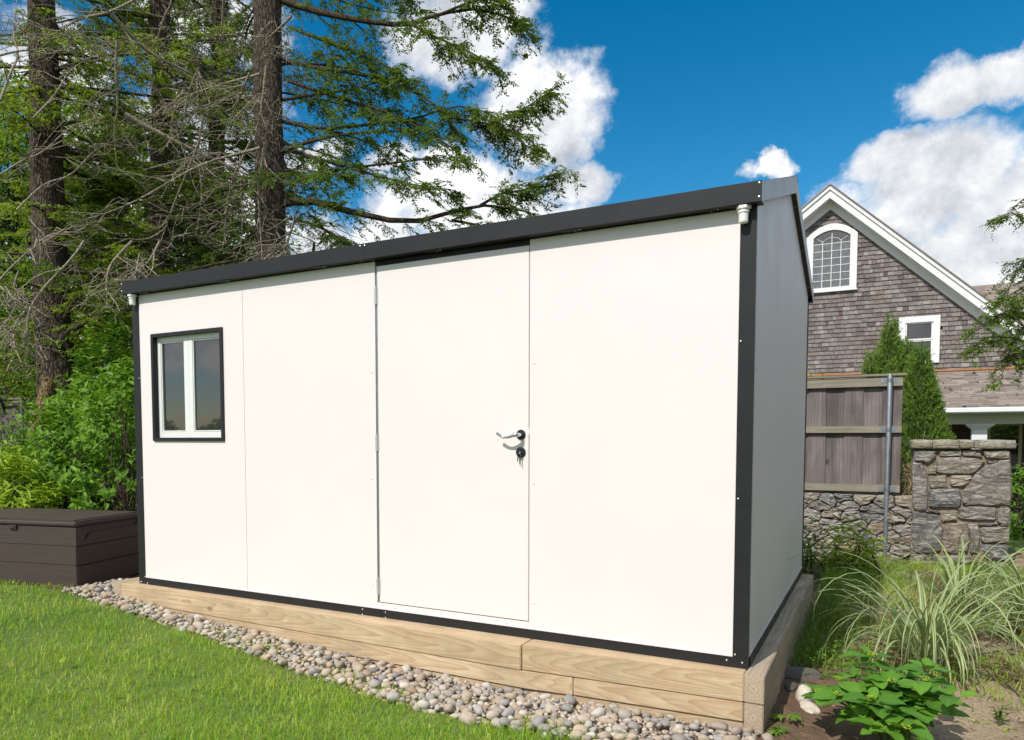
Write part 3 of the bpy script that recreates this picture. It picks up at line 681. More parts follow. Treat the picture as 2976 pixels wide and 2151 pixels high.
# ------------------------------------------------------------------ pebbles
def pebble_mesh(seed, sub=2):
    bm = bmesh.new(); bmesh.ops.create_icosphere(bm, subdivisions=sub, radius=1)
    rs = random.Random(seed); f = (1, rs.uniform(.6, .92), rs.uniform(.38, .66)); o = rs.random()*50; e = rs.uniform(.75, 1.0)
    for v in bm.verts:
        n_ = mnoise.noise(v.co*1.1+Vector((o, o, o)))*.42+mnoise.noise(v.co*2.2+Vector((o, 0, o)))*.16
        c_ = v.co*(1+n_); c_ = Vector([math.copysign(abs(k)**e, k) for k in c_])
        v.co = Vector((c_.x*f[0], c_.y*f[1], c_.z*f[2]))
    return bm
pms = []
for s_ in range(14):
    bm = pebble_mesh(s_, 2); me = bpy.data.meshes.new('pebble'); bm.to_mesh(me); bm.free(); me.materials.append(M['pebble'])
    for p_ in me.polygons: p_.use_smooth = True
    V = np.array([v.co[:] for v in me.vertices]); F = np.array([p_.vertices[:] for p_ in me.polygons]); pms.append((me, V, F))
pts = []
cell = {}
def tryp(x, y, r, lay):
    k = (int(x/.05), int(y/.05), lay)
    for a in (-1, 0, 1):
        for b_ in (-1, 0, 1):
            for q in cell.get((k[0]+a, k[1]+b_, lay), []):
                if (q[0]-x)**2+(q[1]-y)**2 < (.80*(q[2]+r))**2: return False
    cell.setdefault(k, []).append((x, y, r)); return True
for k in range(26000):
    x = random.uniform(-.60, 4.32); lay = 0 if k < 17000 else 1
    e0 = float(edge(x)); hi = tfront(x)-.012 if x > -.21 else (.30 if x > -.6 else .05)
    if x > 4.08: hi = -.12-(x-4.08)*1.2
    lo = e0-.05 if x < 3.7 else -.75
    if lo >= hi: continue
    y = random.uniform(lo, hi); r = random.choice((.012, .015, .020, .026, .032, .037, .044))*random.uniform(.85, 1.1)
    if lay: r *= .8
    if not tryp(x, y, r, lay): continue
    z = float(gz(x, y))+r*.30+(.022 if lay else 0)
    if x > -.22 and x < 4.02: y = min(y, tfront(x)-.006-r*.8)
    pts.append((x, y, z, r, random.uniform(0, 6.28), random.uniform(-.35, .35), random.uniform(-.35, .35), random.randrange(len(pms))))
pts.sort(key=lambda q: ((q[0]-CAM[0])**2+(q[1]-CAM[1])**2)-q[3]*60)
pts.sort(key=lambda q: math.hypot(q[0]-CAM[0], q[1]-CAM[1])/q[3]+(200 if q[1] < edge(q[0])-.0 or q[1] < -.78 else 0))
for q in pts[:300]:
    link('pebble', pms[q[7]][0], None, pbed, q[:3], (q[5], q[6], q[4]), (q[3],)*3)
from mathutils import Euler
parts = []
for q in pts[300:]:
    R3 = np.array(Euler((q[5], q[6], q[4])).to_matrix()); parts.append((pms[q[7]][1]@R3.T*q[3]+np.array(q[:3]), pms[q[7]][2]))
V, F = cat(parts); me = npmesh('pebble_mass', V, F, True); me.materials.append(M['pebble']); o = link('pebble_mass', me, None, pbed); o['kind'] = 'stuff'; o['label'] = 'smaller river pebbles further along the strip'

# ------------------------------------------------------------------ brown storage box
bc = dep(219, 1508, 5.55); bb_ = dep(217, 1712, 5.55)
az_b = math.radians(12.5)
box = empty('storage_box', (bc[0], bc[1], bb_[2]-.01), az_b); tag(box, 'dark brown plastic deck storage box with closed lid beside the shed', 'storage box')
BH = bc[2]-bb_[2]; BL, BD = 1.45, .74      # local: long side runs to -x, depth to +y
def bpart(mb, name, mat='box', **k):
    o = mb.build(name, mat, None, **k); o.parent = box; return o
z_ = .0; hs_ = [(0, .335*BH), (.335*BH, .62*BH), (.62*BH, BH-.058)]
for i_, (a, b_) in enumerate(hs_):
    mb = MB()
    if i_ < 2: mb.box((-BL, 0, a+.003), (0, BD, b_-.003))
    else:
        mb.box((-BL, 0, a+.003), (-.014, BD, b_)); mb.prism([(0, a+.003), (BD, a+.003), (BD, b_), (BD-.07, b_), (BD-.08, b_-.03), (BD-.12, b_-.05), (.20, b_-.05), (.13, b_-.06), (.10, b_-.10), (.085, b_-.10), (.11, b_-.03), (.14, b_-.004), (.14, b_), (0, b_)][::-1], 0, -.0135, 0)
    bpart(mb, 'side_plank', bev=.006 if i_ < 2 else 0)
bpart(MB().box((-BL+.004, .004, .0), (-.016, BD-.004, BH-.06)), 'box_core', bev=0)
lm = MB().box((-BL-.008, -.012, BH-.052), (.010, BD+.012, BH-.012)); lid = bpart(lm, 'lid', bev=.012, seg=3)
lx_ = -BL+.03
for k in range(8):
    y0 = .02+k*(BD-.04)/8
    o = MB().box((-BL+.03, y0+.003, BH-.0119), (-.04, y0+(BD-.04)/8-.003, BH-.005)).build('lid_slat', 'box', None, .002); o.location = Vector(o.location)-lid.location; o.parent = lid
bpart(MB().box((-.62, -.018, BH-.085), (-.55, -.0005, BH-.053)).box((-.605, -.024, BH-.078), (-.565, -.0185, BH-.062)), 'latch', bev=.003)

# ------------------------------------------------------------------ wooden fence, pipe post
def board_fence(root, x0, x1, y, ztop, zbot, bw, rails, x_dir=None, cap=True):
    x = x1; k = 0
    while x > x0:
        a = max(x0, x-bw+.0025); MB().box((a-.006, y+.001+.012*(k % 2), zbot-.01*(k % 3)), (x, y+.013+.012*(k % 2)-.0005, ztop-.03)).build('board', 'boardz', root, .0035, seg=1); x -= bw; k += 1
    for a, b_ in rails: MB().box((x0, y-.038, a), (x1, y-.0005, b_)).build('rail', 'railx', root, .002)
    if cap: MB().box((x0, y-.055, ztop-.022), (x1+.03, y+.045, ztop)).build('cap_board', 'railx', root, .002)
FY = 5.2
fx1 = ony(2632, 1087, FY)[0]
zf = lambda v: float(ony(2560, v, FY)[2])
fence = empty('wooden_fence', (3.7, FY, zf(1450))); tag(fence, 'weathered grey board fence panel above the rubble wall, right of the shed', 'fence')
board_fence(fence, 2.2, fx1-.02, FY, zf(1088), zf(1446), .168, [(zf(1124), zf(1099)), (zf(1258), zf(1238)), (zf(1430), zf(1409))])
pp = ony(2572, 1600, FY-.068)
post = empty('fence_post', (pp[0], FY-.068, -.4)); tag(post, 'round galvanised pipe post clamped to the weathered board fence', 'post')
MB().lathe((pp[0], FY-.068, 0), [(.0235, -.4), (.0235, zf(1092)), (.021, zf(1090))], 2, 20).build('pipe', 'galv', post, smooth=True)
for v in (1107, 1250, 1421):
    z_ = zf(v); mb = MB().lathe((pp[0], FY-.068, 0), [(.0262, z_-.016), (.0262, z_+.016)], 2, 18)
    mb.box((pp[0]-.075, FY-.0405, z_-.026), (pp[0]-.024, FY-.0385, z_+.026)).box((pp[0]+.024, FY-.0405, z_-.026), (pp[0]+.075, FY-.0385, z_+.026)); mb.box((pp[0]-.05, FY-.047, z_-.006), (pp[0]-.04, FY-.041, z_+.006)).box((pp[0]+.04, FY-.047, z_-.006), (pp[0]+.05, FY-.041, z_+.006))
    mb.build('pipe_clamp', 'galv', post, smooth=True)

# ------------------------------------------------------------------ stone work
def stone_piece(poly, depth, seed, face='y'):
    """poly in the wall plane (p right, q up); bulged rough front towards -n. returns verts, faces with n = distance out of the wall"""
    poly = np.array(poly, float); c = poly.mean(0)
    out = []; n0 = len(poly)
    for i_ in range(n0):     # round the corners, add midpoints
        p0, p1, p2 = poly[i_-1], poly[i_], poly[(i_+1) % n0]
        out += [p1+(p0-p1)*.11, p1+(p2-p1)*.11, (p1+p2)/2+np.array([math.sin(seed*7+i_*3), math.cos(seed*5+i_*2)])*.004]
    out = np.array(out); n_ = len(out); rs = np.random.default_rng(seed)
    out += rs.normal(0, .0022, out.shape)
    size = np.sqrt(abs(np.sum(out[:, 0]*np.roll(out[:, 1], -1)-np.roll(out[:, 0], -1)*out[:, 1])/2))
    h = lambda s_: rs.normal(0, .10*depth, n_)*s_
    rings = [(1.03, -.03), (1.02, depth*.62), (.95, depth*.9), (.68, depth)]
    V = []
    for k, (s_, d_) in enumerate(rings):
        for i_, p in enumerate(c+(out-c)*s_): V.append((p[0], p[1], d_+(h(1)[i_] if k > 0 else 0)))
    V.append((c[0], c[1], depth*(1+rs.normal(0, .08))))
    F = [(k*n_+i_, k*n_+(i_+1) % n_, (k+1)*n_+(i_+1) % n_, (k+1)*n_+i_) for k in range(3) for i_ in range(n_)]
    F += [(3*n_+i_, 3*n_+(i_+1) % n_, 4*n_) for i_ in range(n_)]
    return V, F
def put_stone(root, poly, depth, seed, P0, ax, nrm, mat='stone'):
    V, F = stone_piece(poly, depth, seed); ax = np.array(ax, float); nrm = np.array(nrm, float)
    W_ = [P0+ax*v[0]+np.array([0, 0, 1.])*v[1]+nrm*v[2] for v in V]
    mb = MB(); mb.add(W_, F); o = mb.build('stone', mat, root, smooth=False)
    return o
def clip(poly, p, n_):
    out = []
    for i_ in range(len(poly)):
        a, b_ = poly[i_], poly[(i_+1) % len(poly)]; da, db = np.dot(a-p, n_), np.dot(b_-p, n_)
        if da <= 0: out.append(a)
        if da*db < 0: out.append(a+(b_-a)*da/(da-db))
    return out
def cells(x0, x1, z0, z1, cw, ch, seed, shrink=.985, jit=.36):
    rs = random.Random(seed); pts_ = []; nz_ = max(1, round((z1-z0)/ch)); 
    for j in range(nz_):
        x = x0-rs.random()*cw; zc = z0+(j+.5)*(z1-z0)/nz_
        while x < x1+cw:
            wv = cw*rs.uniform(.6, 1.5); pts_.append(np.array([x+wv/2, zc+rs.uniform(-jit, jit)*ch])); x += wv
    res = []; asp = cw/ch*.8
    for i_, p in enumerate(pts_):
        if not (x0-.02 < p[0] < x1+.02): continue
        poly = [np.array(q, float) for q in ((x0, z0), (x1, z0), (x1, z1), (x0, z1))]
        for j, q in enumerate(pts_):
            if i_ == j: continue
            d_ = (q-p)
            if abs(d_[0]) > 4*cw or abs(d_[1]) > 4*ch: continue
            s2 = np.array([d_[0]/asp**2, d_[1]]); poly = clip(poly, (p+q)/2, s2)
            if len(poly) < 3: break
        if len(poly) >= 3:
            poly = np.array(poly); k_ = np.ones(len(poly), bool)
            for a in range(len(poly)):
                if np.linalg.norm(poly[a]-poly[a-1]) < .008: k_[a] = False
            poly = poly[k_]
            if len(poly) >= 3:
                c = poly.mean(0); g_ = .0035; d_ = poly-c; l_ = np.linalg.norm(d_, axis=1, keepdims=True); res.append(c+d_*np.maximum(.5, (l_-g_)/l_)*shrink**.5)
    return res
rub = empty('rubble_wall', (3.6, 5.35, -.3)); tag(rub, 'low dry stone wall of irregular grey stones under the board fence', 'stone wall')
RY = 5.16
MB().box((2.2, RY+.05, -.5), (4.80, RY+.45, .41)).build('wall_core', 'darkgap', rub)
for k, poly in enumerate(cells(2.7, 4.80, -.34, .42, .185, .098, 5)):
    put_stone(rub, poly, .075+.02*random.random(), k, np.array([0, RY+.045, 0]), (1, 0, 0), (0, -1, 0), 'rubble')
# pillar, traced stones of its front face (pixels of a 1817 px wide detail of the photograph)
PY = 5.0
def pt(x, y): q = ony(2200+x/2.3415, 1000+y/2.3415, PY); return (q[0], q[2])
ST = [[(1068, 728), (1215, 728), (1218, 760), (1165, 815), (1130, 800), (1075, 792)], [(1060, 805), (1120, 812), (1160, 880), (1160, 1125), (1150, 1135), (1060, 1128)],
      [(1165, 880), (1215, 785), (1222, 885), (1168, 890)], [(1225, 775), (1330, 770), (1450, 775), (1548, 795), (1530, 830), (1470, 885), (1225, 880)],
      [(1240, 728), (1385, 728), (1390, 762), (1245, 762)], [(1395, 730), (1520, 728), (1535, 772), (1480, 765), (1400, 758)], [(1535, 730), (1720, 728), (1722, 775), (1560, 778)],
      [(1560, 795), (1640, 790), (1610, 815), (1580, 812)], [(1170, 895), (1290, 890), (1292, 980), (1172, 980)], [(1315, 895), (1460, 892), (1455, 930), (1420, 970), (1318, 965)],
      [(1728, 785), (1728, 1090), (1600, 1100), (1400, 1095), (1398, 1010), (1500, 870), (1560, 830), (1650, 792)], [(1170, 990), (1300, 985), (1385, 985), (1385, 1110), (1172, 1115)],
      [(1150, 1122), (1240, 1135), (1235, 1150), (1150, 1140)], [(1243, 1140), (1360, 1130), (1362, 1205), (1250, 1210)], [(1370, 1112), (1530, 1105), (1628, 1115), (1630, 1195), (1500, 1200), (1370, 1185)],
      [(1640, 1135), (1724, 1110), (1724, 1235), (1660, 1238), (1635, 1200)], [(1060, 1148), (1230, 1160), (1260, 1240), (1250, 1400), (1200, 1425), (1060, 1415)],
      [(1270, 1225), (1420, 1215), (1445, 1290), (1440, 1400), (1330, 1435), (1262, 1400)], [(1430, 1222), (1500, 1235), (1515, 1300), (1500, 1420), (1450, 1425), (1452, 1300)],
      [(1505, 1222), (1640, 1215), (1640, 1232), (1510, 1236)], [(1515, 1250), (1715, 1245), (1718, 1355), (1530, 1352)], [(1520, 1365), (1715, 1365), (1712, 1470), (1600, 1468), (1522, 1425)],
      [(1058, 1432), (1190, 1440), (1200, 1490), (1150, 1515), (1058, 1510)], [(1205, 1445), (1450, 1440), (1450, 1490), (1300, 1500), (1210, 1490)], [(1462, 1435), (1545, 1445), (1550, 1485), (1465, 1488)],
      [(1060, 1525), (1175, 1520), (1260, 1590), (1250, 1650), (1060, 1650)], [(1190, 1510), (1420, 1502), (1500, 1520), (1480, 1600), (1290, 1640), (1250, 1580)], [(1510, 1510), (1710, 1480), (1708, 1640), (1500, 1640)]]
px0, px1 = pt(1062, 900)[0], pt(1724, 900)[0]; pz1 = pt(1400, 722)[1]
pil = empty('stone_pillar', ((px0+px1)/2, PY+.3, -.35)); tag(pil, 'square mortared fieldstone pillar with a flat stone cap beside the fence', 'stone pillar')
MB().box((px0+.02, PY+.028, -.5), (px1-.02, PY+.6, pz1)).build('mortar_core', 'mortar', pil)
for k, s_ in enumerate(ST):
    put_stone(pil, [pt(x, y) for x, y in s_][::-1], .052+.012*random.random(), 100+k, np.array([0, PY+.045, 0]), (1, 0, 0), (0, -1, 0))
for k, poly in enumerate(cells(.02, .6, -.3, pz1, .22, .15, 9)):
    put_stone(pil, poly, .035, 200+k, np.array([px0+.035, PY+.62, 0]), (0, -1, 0), (-1, 0, 0)); put_stone(pil, poly, .035, 300+k, np.array([px1-.035, PY, 0]), (0, 1, 0), (1, 0, 0))
cz0, cz1 = pt(1400, 716)[1]+.002, pt(1400, 652)[1]
for k, (a, b_) in enumerate(((1050, 1192), (1196, 1376), (1380, 1476), (1480, 1762))):
    for j in range(2):
        x0, x1 = pt(a, 680)[0], pt(b_, 680)[0]; y0 = PY-.04+j*.35
        bm = bmesh.new(); bmesh.ops.create_cube(bm, size=1); bmesh.ops.subdivide_edges(bm, edges=bm.edges, cuts=3, use_grid_fill=True)
        sx_, sy_, sz_ = (x1-x0), .345, cz1-cz0
        for v in bm.verts:
            n_ = mnoise.noise_vector(v.co*3.1+Vector((k*7, j*5, 0)))
            e_ = .88 if sum(abs(c) > .49 for c in v.co) >= 2 else 1
            v.co = Vector((v.co.x*sx_*(1 if e_ == 1 else .975)+n_.x*.006, v.co.y*sy_*e_**.3+n_.y*.012, v.co.z*sz_*e_+n_.z*.006))
        me = bpy.data.meshes.new('cap_stone'); bm.to_mesh(me); bm.free(); me.materials.append(M['capstone'])
        for p_ in me.polygons: p_.use_smooth = True
        link('cap_stone', me, None, pil, np.array([(x0+x1)/2, y0+.17, (cz0+cz1)/2])-np.array(pil.location))

# left rear fence glimpsed between the shrubs
fl = dep(0, 1157, 12.6); fr_ = dep(420, 1150, 12.2); ang = math.atan2(fr_[1]-fl[1], fr_[0]-fl[0])
lf = empty('wooden_fence', (fl[0], fl[1], .3), ang); tag(lf, 'weathered board fence behind the shrubs at the far left', 'fence')
def lfp(mb, name, mat): o = mb.build(name, mat, None); o.parent = lf; return o
x = -2.5
zt = fl[2]-.3
while x < 4.2:
    lfp(MB().box((x, 0, -.6), (x+.165, .02, zt-.04+random.uniform(-.006, .006))), 'board', 'boardz'); x += .17
for a, b_ in ((zt-.13, zt-.05), (.55, .63), (-.1, -.02)): lfp(MB().box((-2.5, -.04, a), (4.3, -.001, b_)), 'rail', 'railx')
lfp(MB().box((-2.5, -.05, zt-.03), (4.3, .05, zt)), 'cap_board', 'railx')
for xx in (.46, 2.8): lfp(MB().lathe((xx, -.07, 0), [(.027, -.9), (.027, zt)], 2, 14), 'pipe', 'galv')

# ------------------------------------------------------------------ shingled house
HY = 19.5
hx = lambda u, v: float(ony(u, v, HY)[0]); hz = lambda u, v: float(ony(u, v, HY)[2])
def C5(x, y): return 2000+x/2.3238, 400+y/2.3238
def C7(x, y): return 2500+x/2.731, 850+y/2.731
house = empty('shingled_house', (6, HY, -.9)); tag(house, 'grey cedar shingled house with white trimmed gable and arched window', 'house')
def hp(mb, name, mat, par=None, **k):
    o = mb.build(name, mat, None, **k); par = par or house; b0 = Vector(house.location)
    if par is not house: b0 = b0+par.location
    o.location = Vector(o.location)-b0; o.parent = par; return o
ap = ony(*C5(960, 322), HY-.3); apx, apz = ap[0], ap[2]
q = ony(*C5(2190, 1222), HY-.3); sR = (apz-q[2])/(q[0]-apx)
q2 = ony(*C5(775, 478), HY-.3); sL = (apz-q2[2])/(apx-q2[0])
print('house apex', ap, 'slopes', sL, sR)
xl, xr = apx-3.4, apx+6.2
roofz = lambda x: apz-(sR*(x-apx) if x > apx else sL*(apx-x))
zlow = hz(*C5(1700, 1572))
def wallpoly(dz): return [(xl, -1.0), (xr-.15, -1.0), (xr-.15, roofz(xr)-dz), (apx, apz-dz), (xl, roofz(xl)-dz)]
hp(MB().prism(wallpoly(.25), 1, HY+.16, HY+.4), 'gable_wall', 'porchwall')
aw = [ony(*C5(793, 1038), HY-.04), ony(*C5(1140, 1020), HY-.04)]
awx0, awx1, awz0 = ony(*C5(796, 900), HY-.04)[0], ony(*C5(1139, 900), HY-.04)[0], ony(*C5(1000, 1030), HY-.04)[2]
awz1 = ony(*C5(980, 580), HY-.04)[2]; awzs = ony(*C5(1140, 640), HY-.04)[2]   # crown of the arch, spring
sw_ = [ony(*C5(1418, 1400), HY-.04)[0], ony(*C5(1698, 1400), HY-.04)[0], ony(*C5(1558, 1524), HY-.04)[2], ony(*C5(1558, 1207), HY-.04)[2]]
expo = .117; rows = []; z_ = zlow-.05; j = 0
shs = []
while z_ < apz:
    x = xl+random.random()*.1
    while x < xr:
        wv = random.choice((.09, .12, .14, .17, .20))*random.uniform(.9, 1.1)
        xc = x+wv/2
        ok = z_+.06 < roofz(xc)-.30
        if awx0+.03 < xc < awx1-.03 and awz0-.02 < z_+.06 < awzs+(awz1-awzs)*(1-((xc-(awx0+awx1)/2)/((awx1-awx0)/2))**2): ok = False
        if sw_[0]+.03 < xc < sw_[1]-.03 and sw_[2]-.02 < z_+.06 < sw_[3]: ok = False
        if ok: shs.append((xc, z_+random.choice((0, 0, 0, .004, -.006)), wv-.005))
        x += wv
    z_ += expo; j += 1
base_v = np.array([(-.5, -.040, 0), (.5, -.040, 0), (.5, -.006, 1.3), (-.5, -.006, 1.3), (-.5, .004, 0), (.5, .004, 0)]); base_f = [(0, 1, 2, 3), (0, 4, 5, 1), (0, 3, 4), (1, 5, 2)]
shm = bpy.data.meshes.new('shingle'); shm.from_pydata([tuple(v) for v in base_v], [], base_f); shm.materials.append(M['shingle'])
vis = [s_ for s_ in shs if s_[0] > apx-1.6]
vis.sort(key=lambda s_: (s_[0]-CAM[0])**2*.4+(s_[1]-2.9)**2 - s_[2]*2)
near = set(vis[:300])
for s_ in vis[:300]: link('shingle', shm, None, house, Vector((s_[0], HY+.03, s_[1]))-house.location, (0, 0, 0), (s_[2], 1, expo))
parts = []
tri = np.array([(0, 1, 2), (0, 2, 3), (0, 4, 5), (0, 5, 1), (0, 3, 4), (1, 5, 2)])
for s_ in shs:
    if s_ in near: continue
    parts.append((base_v*np.array([s_[2], 1, expo])+np.array([s_[0], HY+.03, s_[1]]), tri))
V, F = cat(parts); o = meshpart('shingle_field', (V, F), 'shingle', house, kind='stuff')
# rake boards, roof
def rake(s0, s1, y0, y1, name, mat):
    for xe, sl in ((xr, sR), (xl, -sL)):
        a, b_ = (apx, xe) if xe > apx else (xe, apx)
        poly = [(a, roofz(a)-s0), (b_, roofz(b_)-s0), (b_, roofz(b_)-s1), (a, roofz(a)-s1)]
        hp(MB().prism(poly, 1, y0, y1), name, mat)
rake(.02, .13, HY-.40, HY-.345, 'rake_trim', 'white')
rake(.125, .34, HY-.36, HY-.33, 'rake_board', 'white')
rake(.30, .33, HY-.33, HY+.03, 'rake_soffit', 'white')
rake(.33, .56, HY-.035, HY-.005, 'frieze_board', 'white')
rake(-.02, .02, HY-.43, HY+9, 'roof', 'asphalt')
# arched window
aw_o = MB(); cx_ = (awx0+awx1)/2; hw = (awx1-awx0)/2
def arc(hw_, zs, zt, n=14): return [(cx_+hw_*s_, zs+(zt-zs)*(1-s_*s_)) for s_ in np.linspace(1, -1, n)]
tw = .17
outer = [(cx_-hw, awz0), (cx_+hw, awz0)]+arc(hw, awzs, awz1); inner = [(cx_-hw+tw, awz0+.09), (cx_+hw-tw, awz0+.09)]+arc(hw-tw, awzs-.03, awz1-tw)
def ringprism(mb, o_, i_, y0, y1):
    n_ = len(o_); V = [(p[0], y0, p[1]) for p in o_]+[(p[0], y0, p[1]) for p in i_]+[(p[0], y1, p[1]) for p in o_]+[(p[0], y1, p[1]) for p in i_]; F = []
    for k in range(n_):
        l_ = (k+1) % n_; F += [(k, l_, n_+l_, n_+k), (2*n_+k, 3*n_+k, 3*n_+l_, 2*n_+l_), (k, 2*n_+k, 2*n_+l_, l_), (n_+k, n_+l_, 3*n_+l_, 3*n_+k)]
    mb.add(V, F); return mb
wn = hp(ringprism(MB(), outer, inner, HY-.05, HY+.06), 'arched_window', 'white')
hp(MB().box((cx_-hw-.02, HY-.075, awz0-.03), (cx_+hw+.02, HY+.02, awz0)), 'window_sill', 'white', wn)
hp(MB().prism([(p[0], p[1]) for p in inner], 1, HY+.03, HY+.034), 'pane', 'clear', wn)
gx0, gx1, gz0 = cx_-hw+tw, cx_+hw-tw, awz0+.09; zarc2 = awzs-.20
for k in range(1, 4):
    xx = gx0+(gx1-gx0)*k/4; ztop_ = (awz1-tw-.01) if k == 2 else zarc2+.06
    hp(MB().box((xx-.008, HY+.015, gz0), (xx+.008, HY+.028, ztop_)), 'muntin', 'white', wn)
rowz = np.linspace(gz0, zarc2, 7)[1:]
for zz in rowz: hp(MB().box((gx0, HY+.0145, zz-.007), (gx1, HY+.0285, zz+.007)), 'muntin', 'white', wn)
ar = [(cx_+(gx1-gx0)/4*s_, zarc2+.06+.10*(1-s_*s_)) for s_ in np.linspace(-1, 1, 9)]
pa = np.array([[(a, HY+.02, b_) for a, b_ in ar]]); Vt, Ft_ = tubes(pa, np.full((1, 9), .008), 4); mb = MB(); mb.add(Vt, [tuple(f) for f in Ft_])
for sg in (-1, 1):
    p2 = np.array([[(cx_+sg*(gx1-gx0)/4, HY+.02, zarc2+.06), (cx_+sg*(gx1-gx0)/2.05, HY+.02, zarc2+.20)]]); Vt, Ft_ = tubes(p2, np.full((1, 2), .008), 4); mb.add(Vt, [tuple(f) for f in Ft_])
hp(mb, 'muntin', 'white', wn)
cv = MB(); n_ = 46; V = []; 
for k in range(n_):
    xx = gx0+(gx1-gx0)*k/(n_-1); yy = HY+.065+.022*math.sin(k*1.15)
    V += [(xx, yy, gz0-.02), (xx, yy, zarc2+.04+.02*math.sin(k*.9))]
cv.add(V, [(2*k, 2*k+2, 2*k+3, 2*k+1) for k in range(n_-1)]); hp(cv, 'curtain', 'curtain', wn)
# double hung window
sx0, sx1, sz0, sz1 = sw_
w2 = hp(frame(MB(), sx0, sx1, sz0, sz1, .15, HY-.05, HY+.06, .07), 'window', 'white')
hp(frame(MB(), sx0+.151, sx1-.151, (sz0+sz1)/2+.0, sz1-.151, .035, HY-.015, HY+.04), 'upper_sash', 'white', w2)
hp(frame(MB(), sx0+.151, sx1-.151, sz0+.071, (sz0+sz1)/2-.001, .035, HY+.0, HY+.05), 'lower_sash', 'white', w2)
hp(MB().box((sx0+.18, HY+.02, (sz0+sz1)/2+.03), (sx1-.18, HY+.025, sz1-.18)), 'pane', 'glass', w2)
hp(MB().box((sx0+.18, HY+.03, sz0+.10), (sx1-.18, HY+.035, (sz0+sz1)/2-.03)), 'pane', 'glass', w2)
# porch
M['creampaint'] = simple('cream_paint', (.62, .60, .50), .5, 0, .03, 2)
PY2 = 17.4; ptz = hz(2850, 1074); pgz = float(ony(2850, 1186, PY2)[2]); pxa, pxb = apx-1.0, xr+4
print('porch', ptz, pgz, 'col', ony(2847, 1250, PY2+.2))
hp(MB().box((apx-1.5, HY-.06, ptz-.01), (pxb, HY-.028, ptz+.03)), 'flashing', 'copper')
poly = [(HY-.03, ptz-.02), (PY2-.1, pgz+.0), (PY2-.1, pgz-.05), (HY-.03, ptz-.12)]
hp(MB().prism(poly, 0, pxa, pxb), 'porch_roof', 'asphalt')
parts = []; L_ = math.hypot(HY-PY2+.1, ptz-pgz); rows_ = int(L_/.125); dy = (HY-.03-PY2+.1)/rows_; dz = (ptz-.02-pgz)/rows_
bv = np.array([(-.5, 0, .020), (.5, 0, .020), (.5, 1.25, .004), (-.5, 1.25, .004), (-.5, 0, -.006), (.5, 0, -.006)])
def shingle_slope(y0, z0, dy, dz, rows, xa, xb, parts):
    for r_ in range(rows):
        x = xa+random.random()*.2
        while x < xb:
            wv = random.uniform(.13, .36); th = random.choice((.35, 1, 1.6)); b2 = bv*np.array([wv-.004, 1, th]); 
            parts.append((np.stack([x+b2[:, 0], y0+(r_+bv[:, 1])*dy, z0+(r_+bv[:, 1])*dz+b2[:, 2]+.002], 1), tri)); x += wv
shingle_slope(PY2-.1, pgz, dy, dz, rows_-1, 4.2, pxb, parts)
meshpart('roof_shingles', cat(parts), 'asphalt', house, kind='stuff')
hp(MB().box((pxa, PY2-.22, pgz-.11), (pxb, PY2-.101, pgz+.01)), 'gutter', 'white', bev=.02)
hp(MB().box((pxa, PY2-.10, pgz-.125), (pxb, PY2+.299, pgz-.105)), 'porch_eave_soffit', 'white')
hp(MB().box((pxa, PY2+.30, pgz-.36), (pxb, PY2+.50, pgz-.128)), 'porch_beam', 'creampaint')
hp(MB().box((pxa, PY2+.501, pgz-.13), (pxb, HY-.03, pgz-.11)), 'porch_ceiling', 'white')
c0 = ony(2847, 1250, PY2+.27)
for cxx in (c0[0], c0[0]+3.4):
    cm = hp(MB().box((cxx-.15, PY2+.27, -1), (cxx+.15, PY2+.53, pgz-.46)), 'porch_column', 'white', bev=.008)
    mb = MB()
    for k in range(5): e_ = .02+.028*k; mb.box((cxx-.15-e_, PY2+.27-e_, pgz-.482+.024*k), (cxx+.15+e_, PY2+.53+e_*.2, pgz-.482+.024*(k+1)-.0005))
    hp(mb, 'capital', 'white', cm)
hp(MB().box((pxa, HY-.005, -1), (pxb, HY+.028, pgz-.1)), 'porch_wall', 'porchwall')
q0 = ony(2500+1010/2.731, 1230, HY-.03)[0]; q1 = ony(2500+1290/2.731, 1230, HY-.03)[0]; zt_ = ony(2900, 1229, HY-.03)[2]; zb_ = ony(2900, 1362, HY-.03)[2]; zm = ony(2900, 1291, HY-.03)[2]
M['tanwin'] = simple('tan_window_trim', (.42, .38, .26), .5)
pw = hp(frame(MB(), q0, q1, zb_, zt_, .07, HY-.05, HY-.006), 'window', 'tanwin')
hp(MB().box((q0+.071, HY-.03, zb_+.071), (q1-.071, HY-.02, zt_-.071)), 'pane', 'glass', pw)
hp(MB().box((q0+.0711, HY-.045, zm-.02), (q1-.0711, HY-.031, zm+.02)), 'meeting_rail', 'tanwin', pw)
# wing roof behind, right
wz1 = float(ony(2890, 826, 24)[2]); poly = [(20.0, wz1-2.9), (24, wz1), (24, wz1-.1), (20.0, wz1-3.1)]
hp(MB().prism(poly, 0, apx+3.6, xr+9), 'wing_roof', 'asphalt')
parts = []; shingle_slope(20.0, wz1-2.9, 4/36, 2.9/36, 35, apx+3.6, xr+4, parts); meshpart('roof_shingles', cat(parts), 'asphalt', house, kind='stuff')
hp(MB().box((apx+3.6, 20.6, -1), (xr+9, 20.9, wz1-2.6)), 'wing_wall', 'porchwall')

